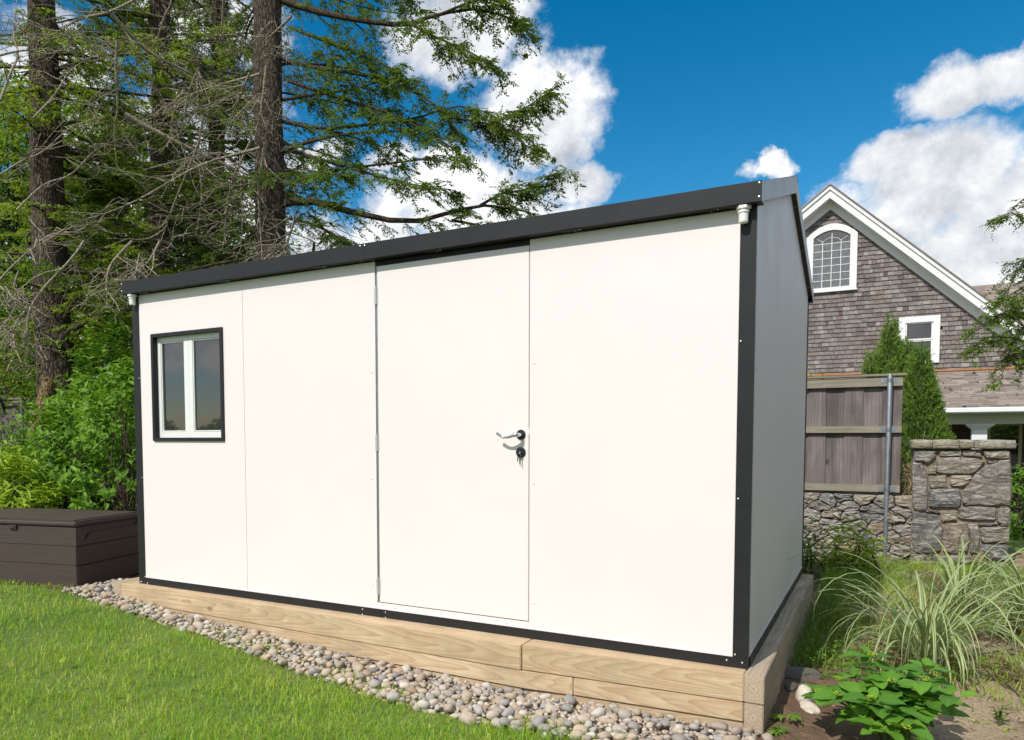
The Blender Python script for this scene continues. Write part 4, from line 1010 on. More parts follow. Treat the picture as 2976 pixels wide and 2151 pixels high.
# ------------------------------------------------------------------ trees
def spray(P0, Dr, Nr, ln, K, ll, lw, jit=.25):
    """leafy twigs: P0 (n,3), directions, plane normals, lengths -> many leaflets on both sides"""
    n_ = len(P0); Dr = unit(Dr); S = unit(np.cross(Dr, Nr)); t_ = (np.arange(K)+.5)/K
    C_ = P0[:, None, None, :]+Dr[:, None, None, :]*(ln[:, None]*t_[None, :])[:, :, None, None]*np.ones((1, 1, 2, 1))
    sg = np.array([1, -1.])[None, None, :, None]
    LD = Dr[:, None, None, :]*.75+S[:, None, None, :]*sg*.8+rng.normal(0, jit, (n_, K, 2, 3))
    NN = Nr[:, None, None, :]+rng.normal(0, .45, (n_, K, 2, 3)); LD = LD.reshape(-1, 3); NN = NN.reshape(-1, 3); C_ = np.broadcast_to(C_, (n_, K, 2, 3)).reshape(-1, 3)
    m_ = len(C_); l_ = ll*rng.uniform(.6, 1.3, m_)*np.tile(np.repeat(np.interp(t_, [0, .3, 1], [.8, 1.1, .55]), 2), n_)
    return leaves(C_, LD, NN, l_, l_*lw)
def twigs_on(paths, per, lmin, lmax, tmin=.2, droop=.25, spread_=1.0, seglen=5):
    """paths (n,k,3) -> secondary twig paths (m,seglen,3)"""
    n_, k, _ = paths.shape; m = n_*per; pi_ = np.repeat(np.arange(n_), per); t_ = tmin+(1-tmin)*rng.random(m)**.85
    f = t_*(k-1); i_ = np.minimum(f.astype(int), k-2); fr = (f-i_)[:, None]
    P0 = paths[pi_, i_]*(1-fr)+paths[pi_, i_+1]*fr; T = unit(paths[pi_, i_+1]-paths[pi_, i_])
    S = unit(np.cross(T, np.array([0, 0, 1.]))+1e-6); sg = np.where(rng.random(m) < .5, 1, -1)[:, None]
    Dr = unit(T*rng.uniform(.3, .9, (m, 1))+S*sg*spread_*rng.uniform(.5, 1.2, (m, 1))+rng.normal(0, .22, (m, 3)))
    L = rng.uniform(lmin, lmax, m)*(1.15-.65*t_); s_ = np.linspace(0, 1, seglen)
    Q = P0[:, None, :]+Dr[:, None, :]*(L[:, None]*s_[None])[:, :, None]
    Q[:, :, 2] -= droop*(L[:, None]*s_[None]**2); Q += rng.normal(0, .012, Q.shape)*s_[None, :, None]
    return Q
def limbs_random(P0, n_, z0, z1, lmin, lmax, az_=None, k=9):
    z = rng.uniform(z0, z1, n_); a = rng.uniform(0, 2*np.pi, n_) if az_ is None else rng.uniform(az_[0], az_[1], n_)
    L = rng.uniform(lmin, lmax, n_); s_ = np.linspace(0, 1, k); up_ = rng.uniform(-.05, .35, n_); sag = rng.uniform(.15, .5, n_)
    d = np.stack([np.cos(a), np.sin(a)], 1); wob = rng.normal(0, .12, (n_, 2))
    Pn = np.zeros((n_, k, 3)); lx2 = np.array([P0(zz) for zz in z])
    Pn[:, :, 0] = lx2[:, 0:1]+d[:, 0:1]*L[:, None]*s_+wob[:, 0:1]*np.sin(s_*3)*L[:, None]
    Pn[:, :, 1] = lx2[:, 1:2]+d[:, 1:2]*L[:, None]*s_+wob[:, 1:2]*np.sin(s_*3)*L[:, None]
    Pn[:, :, 2] = z[:, None]+L[:, None]*(up_[:, None]*s_-sag[:, None]*s_**2+.12*s_**4)
    return Pn
def trunk_mesh(pts_, rad, sides=20, k=40, seed=0, flare=0):
    P = smoothpath(pts_, k); r = np.interp(np.linspace(0, 1, k), np.linspace(0, 1, len(rad)), rad)
    V, F = tubes(P[None], r[None], sides)
    rs = np.random.default_rng(seed); ph = rs.uniform(0, 6, 6)
    an = np.tile(np.arange(sides)*2*np.pi/sides, k); zz = V[:, 2]; c = np.repeat(P, sides, 0); rr_ = np.repeat(r, sides)
    bumpv = .05*np.sin(an*3+ph[0]+zz*1.3)+.035*np.sin(an*7+ph[1]-zz*2.1)+.03*np.sin(zz*9+ph[2]+an*2)+.02*rs.normal(size=len(zz))
    V = c+(V-c)*(1+bumpv)[:, None]; return V, F
def tree_roots(P): return P
TREES = []
def conifer(label, base, pts_, rad, limb_sets, mat='hemlock', leafK=6, ll=.044, twig=(22, .25, .8), twig2=5, seed=0, group='tall conifers behind the shed'):
    t_ = empty('hemlock_tree', base); tag(t_, label, 'tree', group)
    meshpart('trunk', trunk_mesh(pts_, rad, seed=seed), 'bark', t_, True)
    LB = []; FV = []; SB = []
    for Pn, r0, per in limb_sets:
        n_, k, _ = Pn.shape; per = int(per*1.0); rad_ = r0[:, None]*np.linspace(1, .18, k)[None]; LB.append(tubes(Pn, rad_, 6))
        if per <= 0: continue
        Q = twigs_on(Pn, per, twig[1], twig[2], .12); SB.append(tubes(Q[:, ::2], np.full((len(Q), 3), .0045)*np.array([1.2, .8, .35]), 3))
        Q2 = twigs_on(Q, twig2, .10, .26, .15, .3, seglen=3)
        for QQ, kk in ((Q, leafK+3), (Q2, leafK)):
            d = QQ[:, -1]-QQ[:, 0]; l_ = np.linalg.norm(d, axis=1); nr = np.array([0, 0, 1.])+rng.normal(0, .35, d.shape)
            st_ = .25 if kk > leafK else 0
            FV.append(spray(QQ[:, 0]+d*st_, d, nr, l_*(1-st_), kk, ll, .5))
    big = []; small = []
    for (Pn, r0, per), lb in zip(limb_sets, LB):
        if len(Pn) in (3, 8, 14):
            for q_, rr0 in zip(Pn, r0): meshpart('limb', tubes(q_[None], (rr0*np.linspace(1, .18, len(q_)))[None], 8), 'limb', t_, True)
        else: small.append(lb)
    if small: meshpart('branches', cat(small), 'limb', t_, True, 'stuff')
    if SB: meshpart('twigs', cat(SB), 'limb', t_, kind='stuff')
    if FV: VF = cat(FV); meshpart('needles', VF, mat, t_, kind='stuff'); print(label[:30], len(VF[1]))
    return t_
def line(u0, v0, u1, v1, d0, d1=None, zb=-.2, ztop=10.5):
    """points of a trunk through two pixels at a distance, carried down to the ground and up out of view"""
    a = dep(u0, v0, d0); b_ = dep(u1, v1, d1 or d0); dz_ = (b_-a)/(b_[2]-a[2]); return a, b_, a+dz_*(zb-a[2]), a+dz_*(ztop-a[2])
a, b_, lo, hi = line(785, 740, 778, 0, 9.6)
T4 = lambda z: lo+(hi-lo)*((z+.2)/10.7)
def limb_px(pl, d, k=12):   # traced limb: list of (2268-px photo x, y), start and end distance
    ds = np.linspace(d[0], d[1], len(pl)); return smoothpath([dep(*D(x, y), dd) for (x, y), dd in zip(pl, ds)], k)
traced = [([(620, 452), (690, 445), (760, 465), (900, 492), (1000, 470), (1080, 455), (1170, 470)], (9.6, 9.2), .055),
          ([(1060, 458), (1110, 430), (1170, 418), (1235, 382)], (9.3, 9.1), .022), ([(1000, 488), (1060, 500), (1120, 525), (1180, 540)], (9.3, 9.1), .02),
          ([(625, 0), (700, 25), (800, 45), (900, 55), (960, 35), (1060, 20), (1150, 50)], (9.6, 9.1), .05),
          ([(905, 50), (960, 80), (1040, 115), (1100, 150)], (9.3, 9.0), .02), ([(625, 130), (700, 150), (800, 165), (900, 190), (980, 250), (1020, 310)], (9.6, 9.0), .03),
          ([(630, 270), (720, 285), (820, 275), (920, 262), (1010, 235), (1080, 250)], (9.6, 9.2), .028), ([(640, 180), (760, 220), (860, 250), (960, 300), (1030, 350)], (9.6, 8.8), .024),
          ([(625, 330), (700, 350), (800, 380), (920, 410), (1000, 420)], (9.6, 9.0), .026), ([(1040, 290), (1100, 270), (1160, 240), (1215, 205)], (9.2, 9.1), .016),
          ([(1000, 260), (1060, 270), (1130, 290), (1190, 330)], (9.2, 9.0), .016), ([(620, 480), (700, 500), (780, 545), (850, 590)], (9.6, 9.2), .022),
          ([(640, 60), (740, 100), (820, 130), (900, 170)], (9.6, 9.2), .02), ([(980, 30), (1060, 0), (1120, 10), (1160, 60)], (9.2, 9.0), .018)]
K_ = 12
TP = np.array([limb_px(p_, d_, K_) for p_, d_, _ in traced]); TR = np.array([r for _, _, r in traced])
t4 = conifer('tall hemlock with thick straight trunk, nearest the shed roof, limbs reaching right', lo, [lo, a, b_, hi], [.22, .185, .175, .11],
             [(TP, TR, 44), (limbs_random(T4, 24, 2.4, 8.8, 1.6, 2.6, (2.0, 4.1)), rng.uniform(.012, .03, 24), 16), (limbs_random(T4, 16, 2.5, 8.6, 1.2, 2.6, (-.6, 1.0)), rng.uniform(.012, .028, 16), 22)], 'hemlock2', seed=4)
a, b_, lo, hi = line(165, 1100, 125, 100, 10.2)
T1 = lambda z: lo+(hi-lo)*((z+.2)/10.7)
tr1 = [([(100, 830), (140, 745), (190, 715), (245, 690), (300, 685)], (10.1, 9.6), .06), ([(140, 710), (170, 660), (230, 645), (290, 640)], (10.1, 9.8), .03), ([(150, 610), (200, 560), (260, 548), (305, 560)], (10.1, 9.8), .03)]
TP1 = np.array([limb_px(p_, d_, 9) for p_, d_, _ in tr1]); TR1 = np.array([r for _, _, r in tr1])
t1 = conifer('broad dark hemlock trunk at the far left behind the shrubs', lo, [lo, a, dep(148, 800, 10.2), dep(133, 450, 10.2), b_, hi], [.27, .235, .215, .2, .18, .14],
             [(TP1, TR1, 26), (limbs_random(T1, 40, 2.2, 8.8, 1.5, 3.4, (.3, 2.2)), rng.uniform(.014, .035, 40), 30), (limbs_random(T1, 9, 2.6, 7.5, .7, 1.5, (-1.9, -.2)), rng.uniform(.01, .02, 9)*np.ones(9), 16), (limbs_random(T1, 24, 2.2, 8.8, 1.5, 2.6, (2.0, 4.2)), rng.uniform(.012, .028, 24), 15)], seed=1)
sp_ = [dep(240, 1440, 9.6), dep(96, 1330, 9.7), dep(118, 1210, 9.8), dep(150, 1090, 10.1)]; sp_[0] = dep(75, 1500, 9.6)
meshpart('second_stem', trunk_mesh(sp_[0:4], [.13, .115, .10, .09], 14, 20, 3), 'bark2', t1, True)
a, b_, lo, hi = line(463, 790, 463, 0, 11.2)
T2 = lambda z: lo+(hi-lo)*((z+.2)/10.7)
t2 = conifer('hemlock trunk second from the left, between the two thick trunks', lo, [lo, a, dep(470, 300, 11.2), b_, hi], [.17, .15, .145, .135, .09],
             [(limbs_random(T2, 36, 2.4, 8.8, 1.2, 2.6, (.5, 3.7)), rng.uniform(.012, .03, 36), 29)], 'hemlock2', seed=2)
a, b_, lo, hi = line(622, 770, 640, 0, 12.2)
T3 = lambda z: lo+(hi-lo)*((z+.2)/10.7)
t3 = conifer('slender hemlock trunk just left of the thick trunk by the roof', lo, [lo, a, b_, hi], [.15, .135, .12, .08],
             [(limbs_random(T3, 30, 2.6, 8.8, 1.2, 2.6, (.5, 3.7)), rng.uniform(.012, .026, 30), 28)], 'hemlock2', seed=5)
# bare branches: traced ones and many small dead twigs, parts of the trees they grow on
S1 = 2.049
dead1 = [[(1030, 0), (1010, 50), (980, 100), (945, 210), (915, 285)], [(1490, 430), (1450, 520), (1420, 600), (1385, 680)], [(1185, 400), (1130, 530), (1080, 680)],
         [(1550, 440), (1400, 480), (1260, 520), (1110, 575), (980, 640), (890, 695)], [(660, 80), (740, 170), (820, 250), (920, 330), (1100, 420), (1300, 520), (1520, 620)],
         [(740, 680), (900, 770), (1100, 870), (1300, 960), (1520, 1060)], [(1550, 880), (1400, 920), (1260, 960), (1100, 1030), (860, 1170), (660, 1260), (420, 1330)],
         [(1500, 830), (1440, 950), (1380, 1090), (1350, 1260), (1335, 1430)], [(1190, 830), (1140, 960), (1090, 1080), (1010, 1280), (940, 1480), (830, 1620)],
         [(800, 0), (640, 75), (480, 110), (330, 200), (220, 250)], [(0, 600), (60, 440), (110, 320), (80, 210), (100, 0)], [(1330, 0), (1325, 120), (1310, 235)], [(240, 1440), (330, 1390), (480, 1370), (640, 1230)],
         [(1210, 700), (1180, 900), (1200, 1150), (1170, 1400)], [(700, 240), (690, 420), (700, 640), (680, 800), (700, 1000)],
         [(1735, 98), (1658, 173), (1615, 217), (1615, 282)], [(1735, 1290), (1658, 1344), (1637, 1442), (1626, 1528)], [(1756, 1301), (1723, 1409), (1680, 1518)], [(1583, 845), (1550, 1040), (1540, 1192), (1561, 1518)],
         [(1588, 390), (1561, 607), (1534, 759)], [(0, 330), (150, 300), (300, 320), (440, 250)], [(200, 700), (330, 560), (420, 420), (560, 330), (680, 250)], [(0, 1040), (130, 960), (260, 900), (420, 760), (600, 700)], [(100, 1250), (260, 1100), (420, 1040), (560, 900), (700, 830)]]
c3 = [[(670, 0), (560, 150), (350, 370), (240, 540), (215, 680), (235, 820)], [(1270, 0), (1190, 150), (1130, 215), (1100, 300)], [(0, 360), (80, 430), (150, 480), (220, 500)],
      [(150, 240), (110, 370), (170, 430), (60, 640), (45, 700), (120, 860)], [(200, 560), (110, 700), (130, 900)], [(0, 310), (110, 190), (260, 60), (420, 0)], [(1050, 0), (900, 160), (850, 280), (830, 420)]]
DP_ = []; DR_ = []
for pl in dead1: d0 = random.uniform(7.8, 8.8); DP_.append(smoothpath([dep(x/S1, y/S1, d0+.15*k) for k, (x, y) in enumerate(pl)], 14)); DR_.append(np.linspace(1, .3, 14)*random.uniform(.012, .022))
for pl in c3: d0 = random.uniform(7.9, 8.6); DP_.append(smoothpath([dep(x/2.731, 700+y/2.731, d0) for x, y in pl], 14)); DR_.append(np.linspace(1, .4, 14)*random.uniform(.012, .018))
DPn = np.array(DP_); DRn = np.array(DR_)
DRn[[4, 5]] *= 1.8
meshpart('dead_branches', tubes(DPn, DRn, 6), 'deadwood', t1, True)
def deadtw(path_set, per, parent, lm):
    Q = twigs_on(path_set, per, lm[0], lm[1], .1, .15, seglen=6); n_ = len(Q)
    s_ = np.linspace(0, 1, 6); Q = Q+(rng.normal(0, .10, (n_, 1, 3))*np.sin(s_*5)[None, :, None]*1.0)
    Q2 = twigs_on(Q, 2, .12, .35, .2, .1, seglen=4)
    VF = cat([tubes(Q, np.linspace(.0065, .0022, 6)[None]*np.ones((n_, 1))*rng.uniform(.6, 1.3, (n_, 1)), 4), tubes(Q2, np.linspace(.003, .0015, 4)[None]*np.ones((len(Q2), 1)), 3)])
    meshpart('dead_twigs', VF, 'deadwood', parent, kind='stuff')
deadtw(DPn, 16, t1, (.25, 1.0))
deadtw(limbs_random(T4, 22, 2.2, 7.5, .5, 1.6, (2.6, 5.4)), 5, t4, (.2, .7))
deadtw(limbs_random(T2, 36, 2.2, 7.5, .8, 2.4, (-2.4, .4)), 8, t2, (.25, .8))
deadtw(limbs_random(T1, 48, 2.6, 7.5, .8, 2.8, (-1.6, .6)), 9, t1, (.25, .9))

# broadleaf trees further back
def broadleaf(label, u, v, d, height, crown, n_cl, per, ll, mat, seed, r=.14, lowz=None, name='broadleaf_tree'):
    p = dep(u, v, d); base = np.array([p[0], p[1], float(gz(p[0], p[1]))-.1]); t_ = empty(name, base); tag(t_, label, 'tree', 'leafy trees beyond the hemlocks')
    top = base+np.array([rng.normal(0, .3), rng.normal(0, .3), height])
    meshpart('trunk', trunk_mesh([base, base+(top-base)*.5+rng.normal(0, .1, 3), top], [r, r*.8, r*.3], 12, 20, seed), 'bark', t_, True)
    cc, (rx, ry, rz) = crown
    cen = base+np.array(cc)
    dirs = unit(rng.normal(size=(n_cl, 3))); rad = rng.uniform(.45, 1, n_cl)**.6
    cl = cen+dirs*rad[:, None]*np.array([rx, ry, rz]); 
    st = base+(top-base)*rng.uniform(.25, .8, (n_cl, 1)); k = 6; s_ = np.linspace(0, 1, k)[None, :, None]
    P = st[:, None, :]*(1-s_)+cl[:, None, :]*s_; P[:, :, 2] += (.25*np.sin(s_[0, :, 0]*np.pi))[None, :]; P += rng.normal(0, .04, P.shape)*s_
    keep = rng.random(n_cl) < .35
    meshpart('branches', tubes(P[keep], np.linspace(.03, .006, k)[None]*np.ones((keep.sum(), 1)), 5), 'limb', t_, True)
    C_ = np.repeat(cl, per, 0)+rng.normal(0, 1, (n_cl*per, 3))*np.array([.30, .30, .17])
    dr = rng.normal(size=C_.shape); dr[:, 2] = dr[:, 2]*.5-.25; nr = np.array([0, 0, 1.])+rng.normal(0, .5, C_.shape)
    l_ = ll*rng.uniform(.6, 1.25, len(C_)); meshpart('foliage', leaves(C_, dr, nr, l_, l_*.62), mat, t_, kind='stuff'); return t_
broadleaf('leafy tree at the far left edge beyond the broad trunk', 20, 700, 14, 7.5, ((0, 0, 4.4), (2.2, 2, 3.6)), 180, 130, .11, 'broad', 11)
broadleaf('leafy tree between the broad left trunk and the second trunk', 300, 700, 15, 8, ((.2, 0, 4.2), (2.4, 2, 3.9)), 180, 130, .11, 'broad', 12)
broadleaf('leafy tree seen low between the second trunk and the roof', 560, 700, 16, 7, ((0, 0, 3.6), (2.2, 2, 3.2)), 130, 130, .11, 'broad', 13)
broadleaf('low bushy tree under the broad left trunk, behind the shed corner', 330, 1000, 11.5, 3.2, ((0, 0, 1.9), (1.5, 1.2, 1.3)), 90, 120, .075, 'broad', 14, .08)
broadleaf('bushy understorey tree at the left edge above the board fence', 30, 1000, 13, 3.4, ((0, 0, 2.6), (1.4, 1.2, 1.1)), 70, 110, .075, 'broad', 15, .08)
broadleaf('spindly leafy tree right of the thickest trunk, just above the roof', 850, 700, 13.5, 4.6, ((.3, 0, 3.5), (1.6, 1.3, 1.2)), 42, 110, .07, 'broad', 16, .07)

# shrubs on the left
def shrub(label, u, v, d, rx, ry, h, n_cl, per, ll, mat='shrub', stems=14, seed=0, group=None, name='leafy_shrub', wl=.5, up=0, z0=None):
    p = dep(u, v, d); g0 = float(gz(p[0], p[1])); base = np.array([p[0], p[1], g0]); t_ = empty(name, base); tag(t_, label, 'shrub', group)
    th = rng.uniform(0, 2*np.pi, n_cl); ph = rng.random(n_cl); rr_ = rng.uniform(.35, 1, n_cl)**.5
    prof = np.sin(np.clip(ph*.92+.12, 0, 1)*np.pi)**.55
    cl = base+np.stack([np.cos(th)*rr_*rx*prof, np.sin(th)*rr_*ry*prof, (.08+.9*ph)*h], 1)
    k = 6; s_ = np.linspace(0, 1, k)[None, :, None]; pick = rng.choice(n_cl, min(n_cl, stems*3), replace=False)
    st = base+np.stack([rng.normal(0, .12, len(pick)), rng.normal(0, .12, len(pick)), np.zeros(len(pick))], 1)
    P = st[:, None, :]*(1-s_)+cl[pick][:, None, :]*s_; P[:, :, 2] += (.15*h*np.sin(s_[0, :, 0]*np.pi))[None, :]; P += rng.normal(0, .015, P.shape)*s_
    meshpart('stems', tubes(P, np.linspace(.011, .003, k)[None]*np.ones((len(P), 1)), 5), 'limb', t_, True)
    # short leafy shoots
    m_ = n_cl*3; sd = unit(np.repeat(cl-base-np.array([0, 0, h*.45]), 3, 0)*np.array([1, 1, .8])+rng.normal(0, .25, (m_, 3))+np.array([0, 0, .25+up])); sl2 = rng.uniform(.10, .24, m_)
    S0 = np.repeat(cl, 3, 0)+rng.normal(0, .05, (m_, 3)); K2 = max(3, per//6); t2_ = (np.arange(K2*2)/2)/K2
    C_ = S0[:, None, :]+sd[:, None, :]*(sl2[:, None]*t2_[None])[:, :, None]
    a_ = rng.uniform(0, 6.28, (m_, 1))+np.arange(K2*2)[None, :]*np.pi+np.floor(np.arange(K2*2)/2)[None, :]*np.pi/2
    ax1 = unit(np.cross(sd, np.array([.3, .2, 1.]))); ax2 = np.cross(sd, ax1)
    dr = ax1[:, None, :]*np.cos(a_)[:, :, None]+ax2[:, None, :]*np.sin(a_)[:, :, None]+sd[:, None, :]*.55+rng.normal(0, .2, C_.shape); dr[:, :, 2] -= .15
    nr = sd[:, None, :]+np.array([0, 0, .6])+rng.normal(0, .25, C_.shape); n_ = m_*K2*2
    l_ = ll*rng.uniform(.6, 1.2, n_)
    o = meshpart('foliage', leaf6(C_.reshape(-1, 3), dr.reshape(-1, 3), nr.reshape(-1, 3), l_, l_*wl), mat, t_, kind='stuff'); return t_
def leaf6(Cn, Dr, Nr, L, Wd):
    n_ = len(Cn); Dr = unit(Dr); S = unit(np.cross(Dr, Nr)); N2 = np.cross(S, Dr); L = L[:, None]; Wd = Wd[:, None]
    V = np.stack([Cn, Cn+Dr*L*.3+S*Wd*.45+N2*Wd*.14, Cn+Dr*L*.65+S*Wd*.38+N2*Wd*.08, Cn+Dr*L-N2*L*.16, Cn+Dr*L*.65-S*Wd*.38+N2*Wd*.08, Cn+Dr*L*.3-S*Wd*.45+N2*Wd*.14], 1).reshape(-1, 3)
    i_ = np.arange(n_)[:, None]*6
    return V, np.concatenate([np.concatenate([i_, i_+1, i_+2, i_+3], 1), np.concatenate([i_, i_+3, i_+4, i_+5], 1)])
shrub('bright green leafy shrub pressed against the shed corner', 385, 1500, 7.2, .62, .55, 1.75, 130, 26, .085, 'shrub', seed=1)
shrub('bright shrub in front of the leaning stem, left of the shed', 250, 1500, 8.0, .75, .6, 1.62, 130, 26, .085, 'shrub', seed=2)
shrub('deep green shrub behind the storage box at the left edge', -20, 1500, 8.2, .8, .6, 1.05, 110, 26, .08, 'shrub', seed=3)
shrub('narrow-leaved pale plant at the left edge behind the storage box', 30, 1500, 7.0, .45, .4, .85, 60, 30, .11, 'lime', seed=4, wl=.26, up=.5)
shrub('low dark green shrub directly behind the storage box lid', 180, 1520, 7.4, .7, .45, .8, 100, 26, .07, 'shrub2', seed=5)
shrub('rounded dark leafy bush filling the gap beside the shed wall', 300, 1520, 8.8, .9, .7, 1.25, 110, 24, .08, 'shrub2', seed=6)
shrub('tall deep green bush under the left trees', 60, 1480, 9.2, .8, .6, .95, 100, 24, .08, 'shrub2', seed=7)
shrub('young leafy shrub standing higher than the rest near the eave', 345, 1480, 9.6, .8, .7, 2.5, 140, 24, .085, 'shrub', seed=8)

# arborvitae behind the fence
def arborvitae(label, u, d, ztop_px, rad, h_extra=0, seed=0):
    p = dep(u, 1273, d); zt_ = float(dep(u, ztop_px, d)[2]); zb0 = -.3; h = zt_-zb0; base = np.array([p[0], p[1], zb0]); t_ = empty('arborvitae', base)
    tag(t_, label, 'evergreen', 'conical evergreens behind the fence')
    rs = np.random.default_rng(seed)
    def R_(s_, th): return rad*(np.minimum(1, (1-s_)*1.35)**.85)*(1+.07*np.sin(th*3+s_*9+seed)+.06*np.sin(th*5-s_*14+seed*2)+.05*np.sin(s_*31+th*2))
    ns, na = 26, 22; s_ = np.linspace(0, .985, ns); th = np.linspace(0, 2*np.pi, na, endpoint=False); Sg, Tg = np.meshgrid(s_, th, indexing='ij')
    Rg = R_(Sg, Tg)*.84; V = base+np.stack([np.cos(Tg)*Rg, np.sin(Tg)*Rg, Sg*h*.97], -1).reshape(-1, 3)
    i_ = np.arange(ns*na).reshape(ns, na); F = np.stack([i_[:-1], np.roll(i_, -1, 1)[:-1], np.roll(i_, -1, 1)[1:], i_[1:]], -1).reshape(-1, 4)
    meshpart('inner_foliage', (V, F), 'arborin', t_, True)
    n_ = int(8500*rad*h); s_ = 1-np.sqrt(rs.random(n_)); th = rs.uniform(0, 2*np.pi, n_); r_ = R_(s_, th)*rs.uniform(.82, 1.0, n_)
    P0 = base+np.stack([np.cos(th)*r_, np.sin(th)*r_, s_*h], 1); out = np.stack([np.cos(th)*.6, np.sin(th)*.6, np.full(n_, 1.0)], 1)
    dr = out+rs.normal(0, .3, out.shape); nr = np.stack([-np.sin(th), np.cos(th), np.zeros(n_)], 1)+rs.normal(0, .5, out.shape)
    meshpart('foliage', spray(P0, dr, nr, rs.uniform(.05, .12, n_), 4, .032, .5, .2), 'arbor', t_, kind='stuff'); return t_
arborvitae('tallest arborvitae, its tip in front of the white house window side', 2580, 9.7, 922, .42, seed=1)
arborvitae('arborvitae left of the tallest, peeking over the fence', 2522, 9.6, 1015, .22, seed=2)
arborvitae('arborvitae just right of the tallest tip', 2628, 9.9, 985, .28, seed=3)
arborvitae('wide arborvitae at the right end of the fence above the pillar', 2668, 9.3, 1000, .44, seed=4)
arborvitae('small pale arborvitae in front, low over the fence cap', 2590, 9.0, 1050, .2, seed=5)
shrub('small lime green bush peeping over the fence beside the shed', 2375, 1200, 8.8, .26, .25, 2.02, 30, 22, .05, 'lime', seed=9)
shrub('leafy green bush right of the stone pillar near the back lawn', 2975, 1450, 9.6, .42, .4, .85, 60, 26, .06, 'shrub', seed=10)

# hemlock boughs at the right edge: the tree stands just outside the picture
tb_ = dep(3290, 1500, 7.6); tb_[2] = -.35; TR_ = lambda z: np.array([tb_[0], tb_[1], z])
bx = [[(2420, 540), (2330, 560), (2262, 590), (2235, 640), (2225, 700)], [(2440, 600), (2330, 650), (2250, 690), (2205, 700), (2160, 735)], [(2430, 700), (2320, 700), (2262, 730), (2232, 790), (2215, 850)],
      [(2450, 380), (2330, 420), (2262, 445), (2232, 480)], [(2440, 640), (2330, 690), (2260, 745), (2190, 745), (2175, 780)], [(2430, 500), (2330, 560), (2270, 640), (2222, 668)], [(2440, 650), (2320, 640), (2266, 680), (2252, 760)],
      [(2430, 760), (2330, 740), (2275, 770), (2248, 800)]]
BP = np.array([limb_px(p_, (7.4, 6.8), 10) for p_ in bx])
tr_ = conifer('hemlock boughs hanging in from the right edge over the house roof', tb_, [tb_, TR_(2), TR_(4.5), TR_(8)], [.2, .17, .15, .09],
              [(BP, np.full(len(BP), .012), 24), (limbs_random(TR_, 10, 3.6, 7.5, 1, 1.6, (-1.2, 1.4)), rng.uniform(.01, .02, 10), 12)], twig=(20, .10, .34), twig2=5, ll=.03, seed=8, group=None, mat='hemlock2')

# brush between fence and pillar
br = empty('brush_pile', (4.78, 5.45, .2)); tag(br, 'tangle of dry brown twigs between the fence end and stone pillar', 'brush')
n_ = 260; p0 = np.stack([rng.uniform(4.66, 4.84, n_), rng.uniform(5.3, 5.7, n_), rng.uniform(.15, .72, n_)], 1); d_ = rng.normal(0, 1, (n_, 3))*np.array([.09, .10, .16]); s_ = np.linspace(0, 1, 5)[None, :, None]
Pb = p0[:, None]+d_[:, None]*s_+rng.normal(0, .02, (n_, 5, 3)); meshpart('twigs', tubes(Pb, np.full((n_, 5), .003), 3), 'straw', br, kind='stuff')

# ------------------------------------------------------------------ right bed plants
def ground_at(u, v, z=-.22):
    q = onz(u, v, z)
    for _ in range(4): q = onz(u, v, float(gz(q[0], q[1])))
    return q
def blade_mesh(L, wd, bend, seed, k=15):
    rs = np.random.default_rng(seed); s_ = np.linspace(0, 1, k); th0 = rs.uniform(.02, .28); th = th0+bend*s_**1.7; dl_ = L/(k-1)
    xx = np.cumsum(np.sin(th))*dl_; zz = np.cumsum(np.cos(th))*dl_; ww = wd*np.interp(s_, [0, .25, .6, 1], [.5, 1, .85, .05]); tw = rs.uniform(-.6, .6)*s_
    V = []; UV = []
    for i_ in range(k):
        for j, o_ in enumerate((-.5, -.2, .2, .5)):
            dy_ = o_*ww[i_]; V.append((xx[i_]+abs(o_)*ww[i_]*-.15*math.cos(th[i_]), dy_*math.cos(tw[i_]), zz[i_]+dy_*math.sin(tw[i_])+abs(o_)*ww[i_]*.25*math.sin(th[i_]))); UV.append((o_+.5, s_[i_]))
    F = [(i_*4+j, i_*4+j+1, (i_+1)*4+j+1, (i_+1)*4+j) for i_ in range(k-1) for j in range(3)]
    me = npmesh('blade', np.array(V), np.array(F), True, np.array(UV)); me.materials.append(M['miscanthus']); return me
BM_ = [blade_mesh(random.uniform(.55, 1.15), random.uniform(.010, .018), random.uniform(2.2, 3.5), s_) for s_ in range(24)]
def clump(label, base, n_, sc_, rad=.09, lean_=.30):
    t_ = empty('striped_grass_clump', base); tag(t_, label, 'ornamental grass', 'striped ornamental grass clumps')
    for k in range(n_):
        a = rng.uniform(0, 2*np.pi); r = rad*rng.random()**.5; s_ = sc_*rng.uniform(.6, 1.15); ln = rng.uniform(-.05, lean_)
        link('blade', random.choice(BM_), None, t_, (math.cos(a)*r, math.sin(a)*r, -.02), Euler((0, ln, a+rng.normal(0, .4)), 'XYZ'), (s_, s_*rng.uniform(.8, 1.2), s_))
    n2 = 160; a = rng.uniform(0, 2*np.pi, n2); r = rad*rng.random(n2); p0 = np.stack([np.cos(a)*r, np.sin(a)*r, np.zeros(n2)], 1)+np.array(base); L = rng.uniform(.08, .3, n2)
    d_ = np.stack([np.cos(a), np.sin(a), np.full(n2, 1.6)], 1)+rng.normal(0, .4, (n2, 3)); s_ = np.linspace(0, 1, 5)[None, :, None]; Pb = p0[:, None]+unit(d_)[:, None]*L[:, None, None]*s_; Pb[:, :, 2] -= .4*(L[:, None]*np.linspace(0, 1, 5)[None]**2)
    meshpart('dry_stalks', tubes(Pb, np.full((n2, 5), .002), 3), 'straw', t_, kind='stuff'); return t_
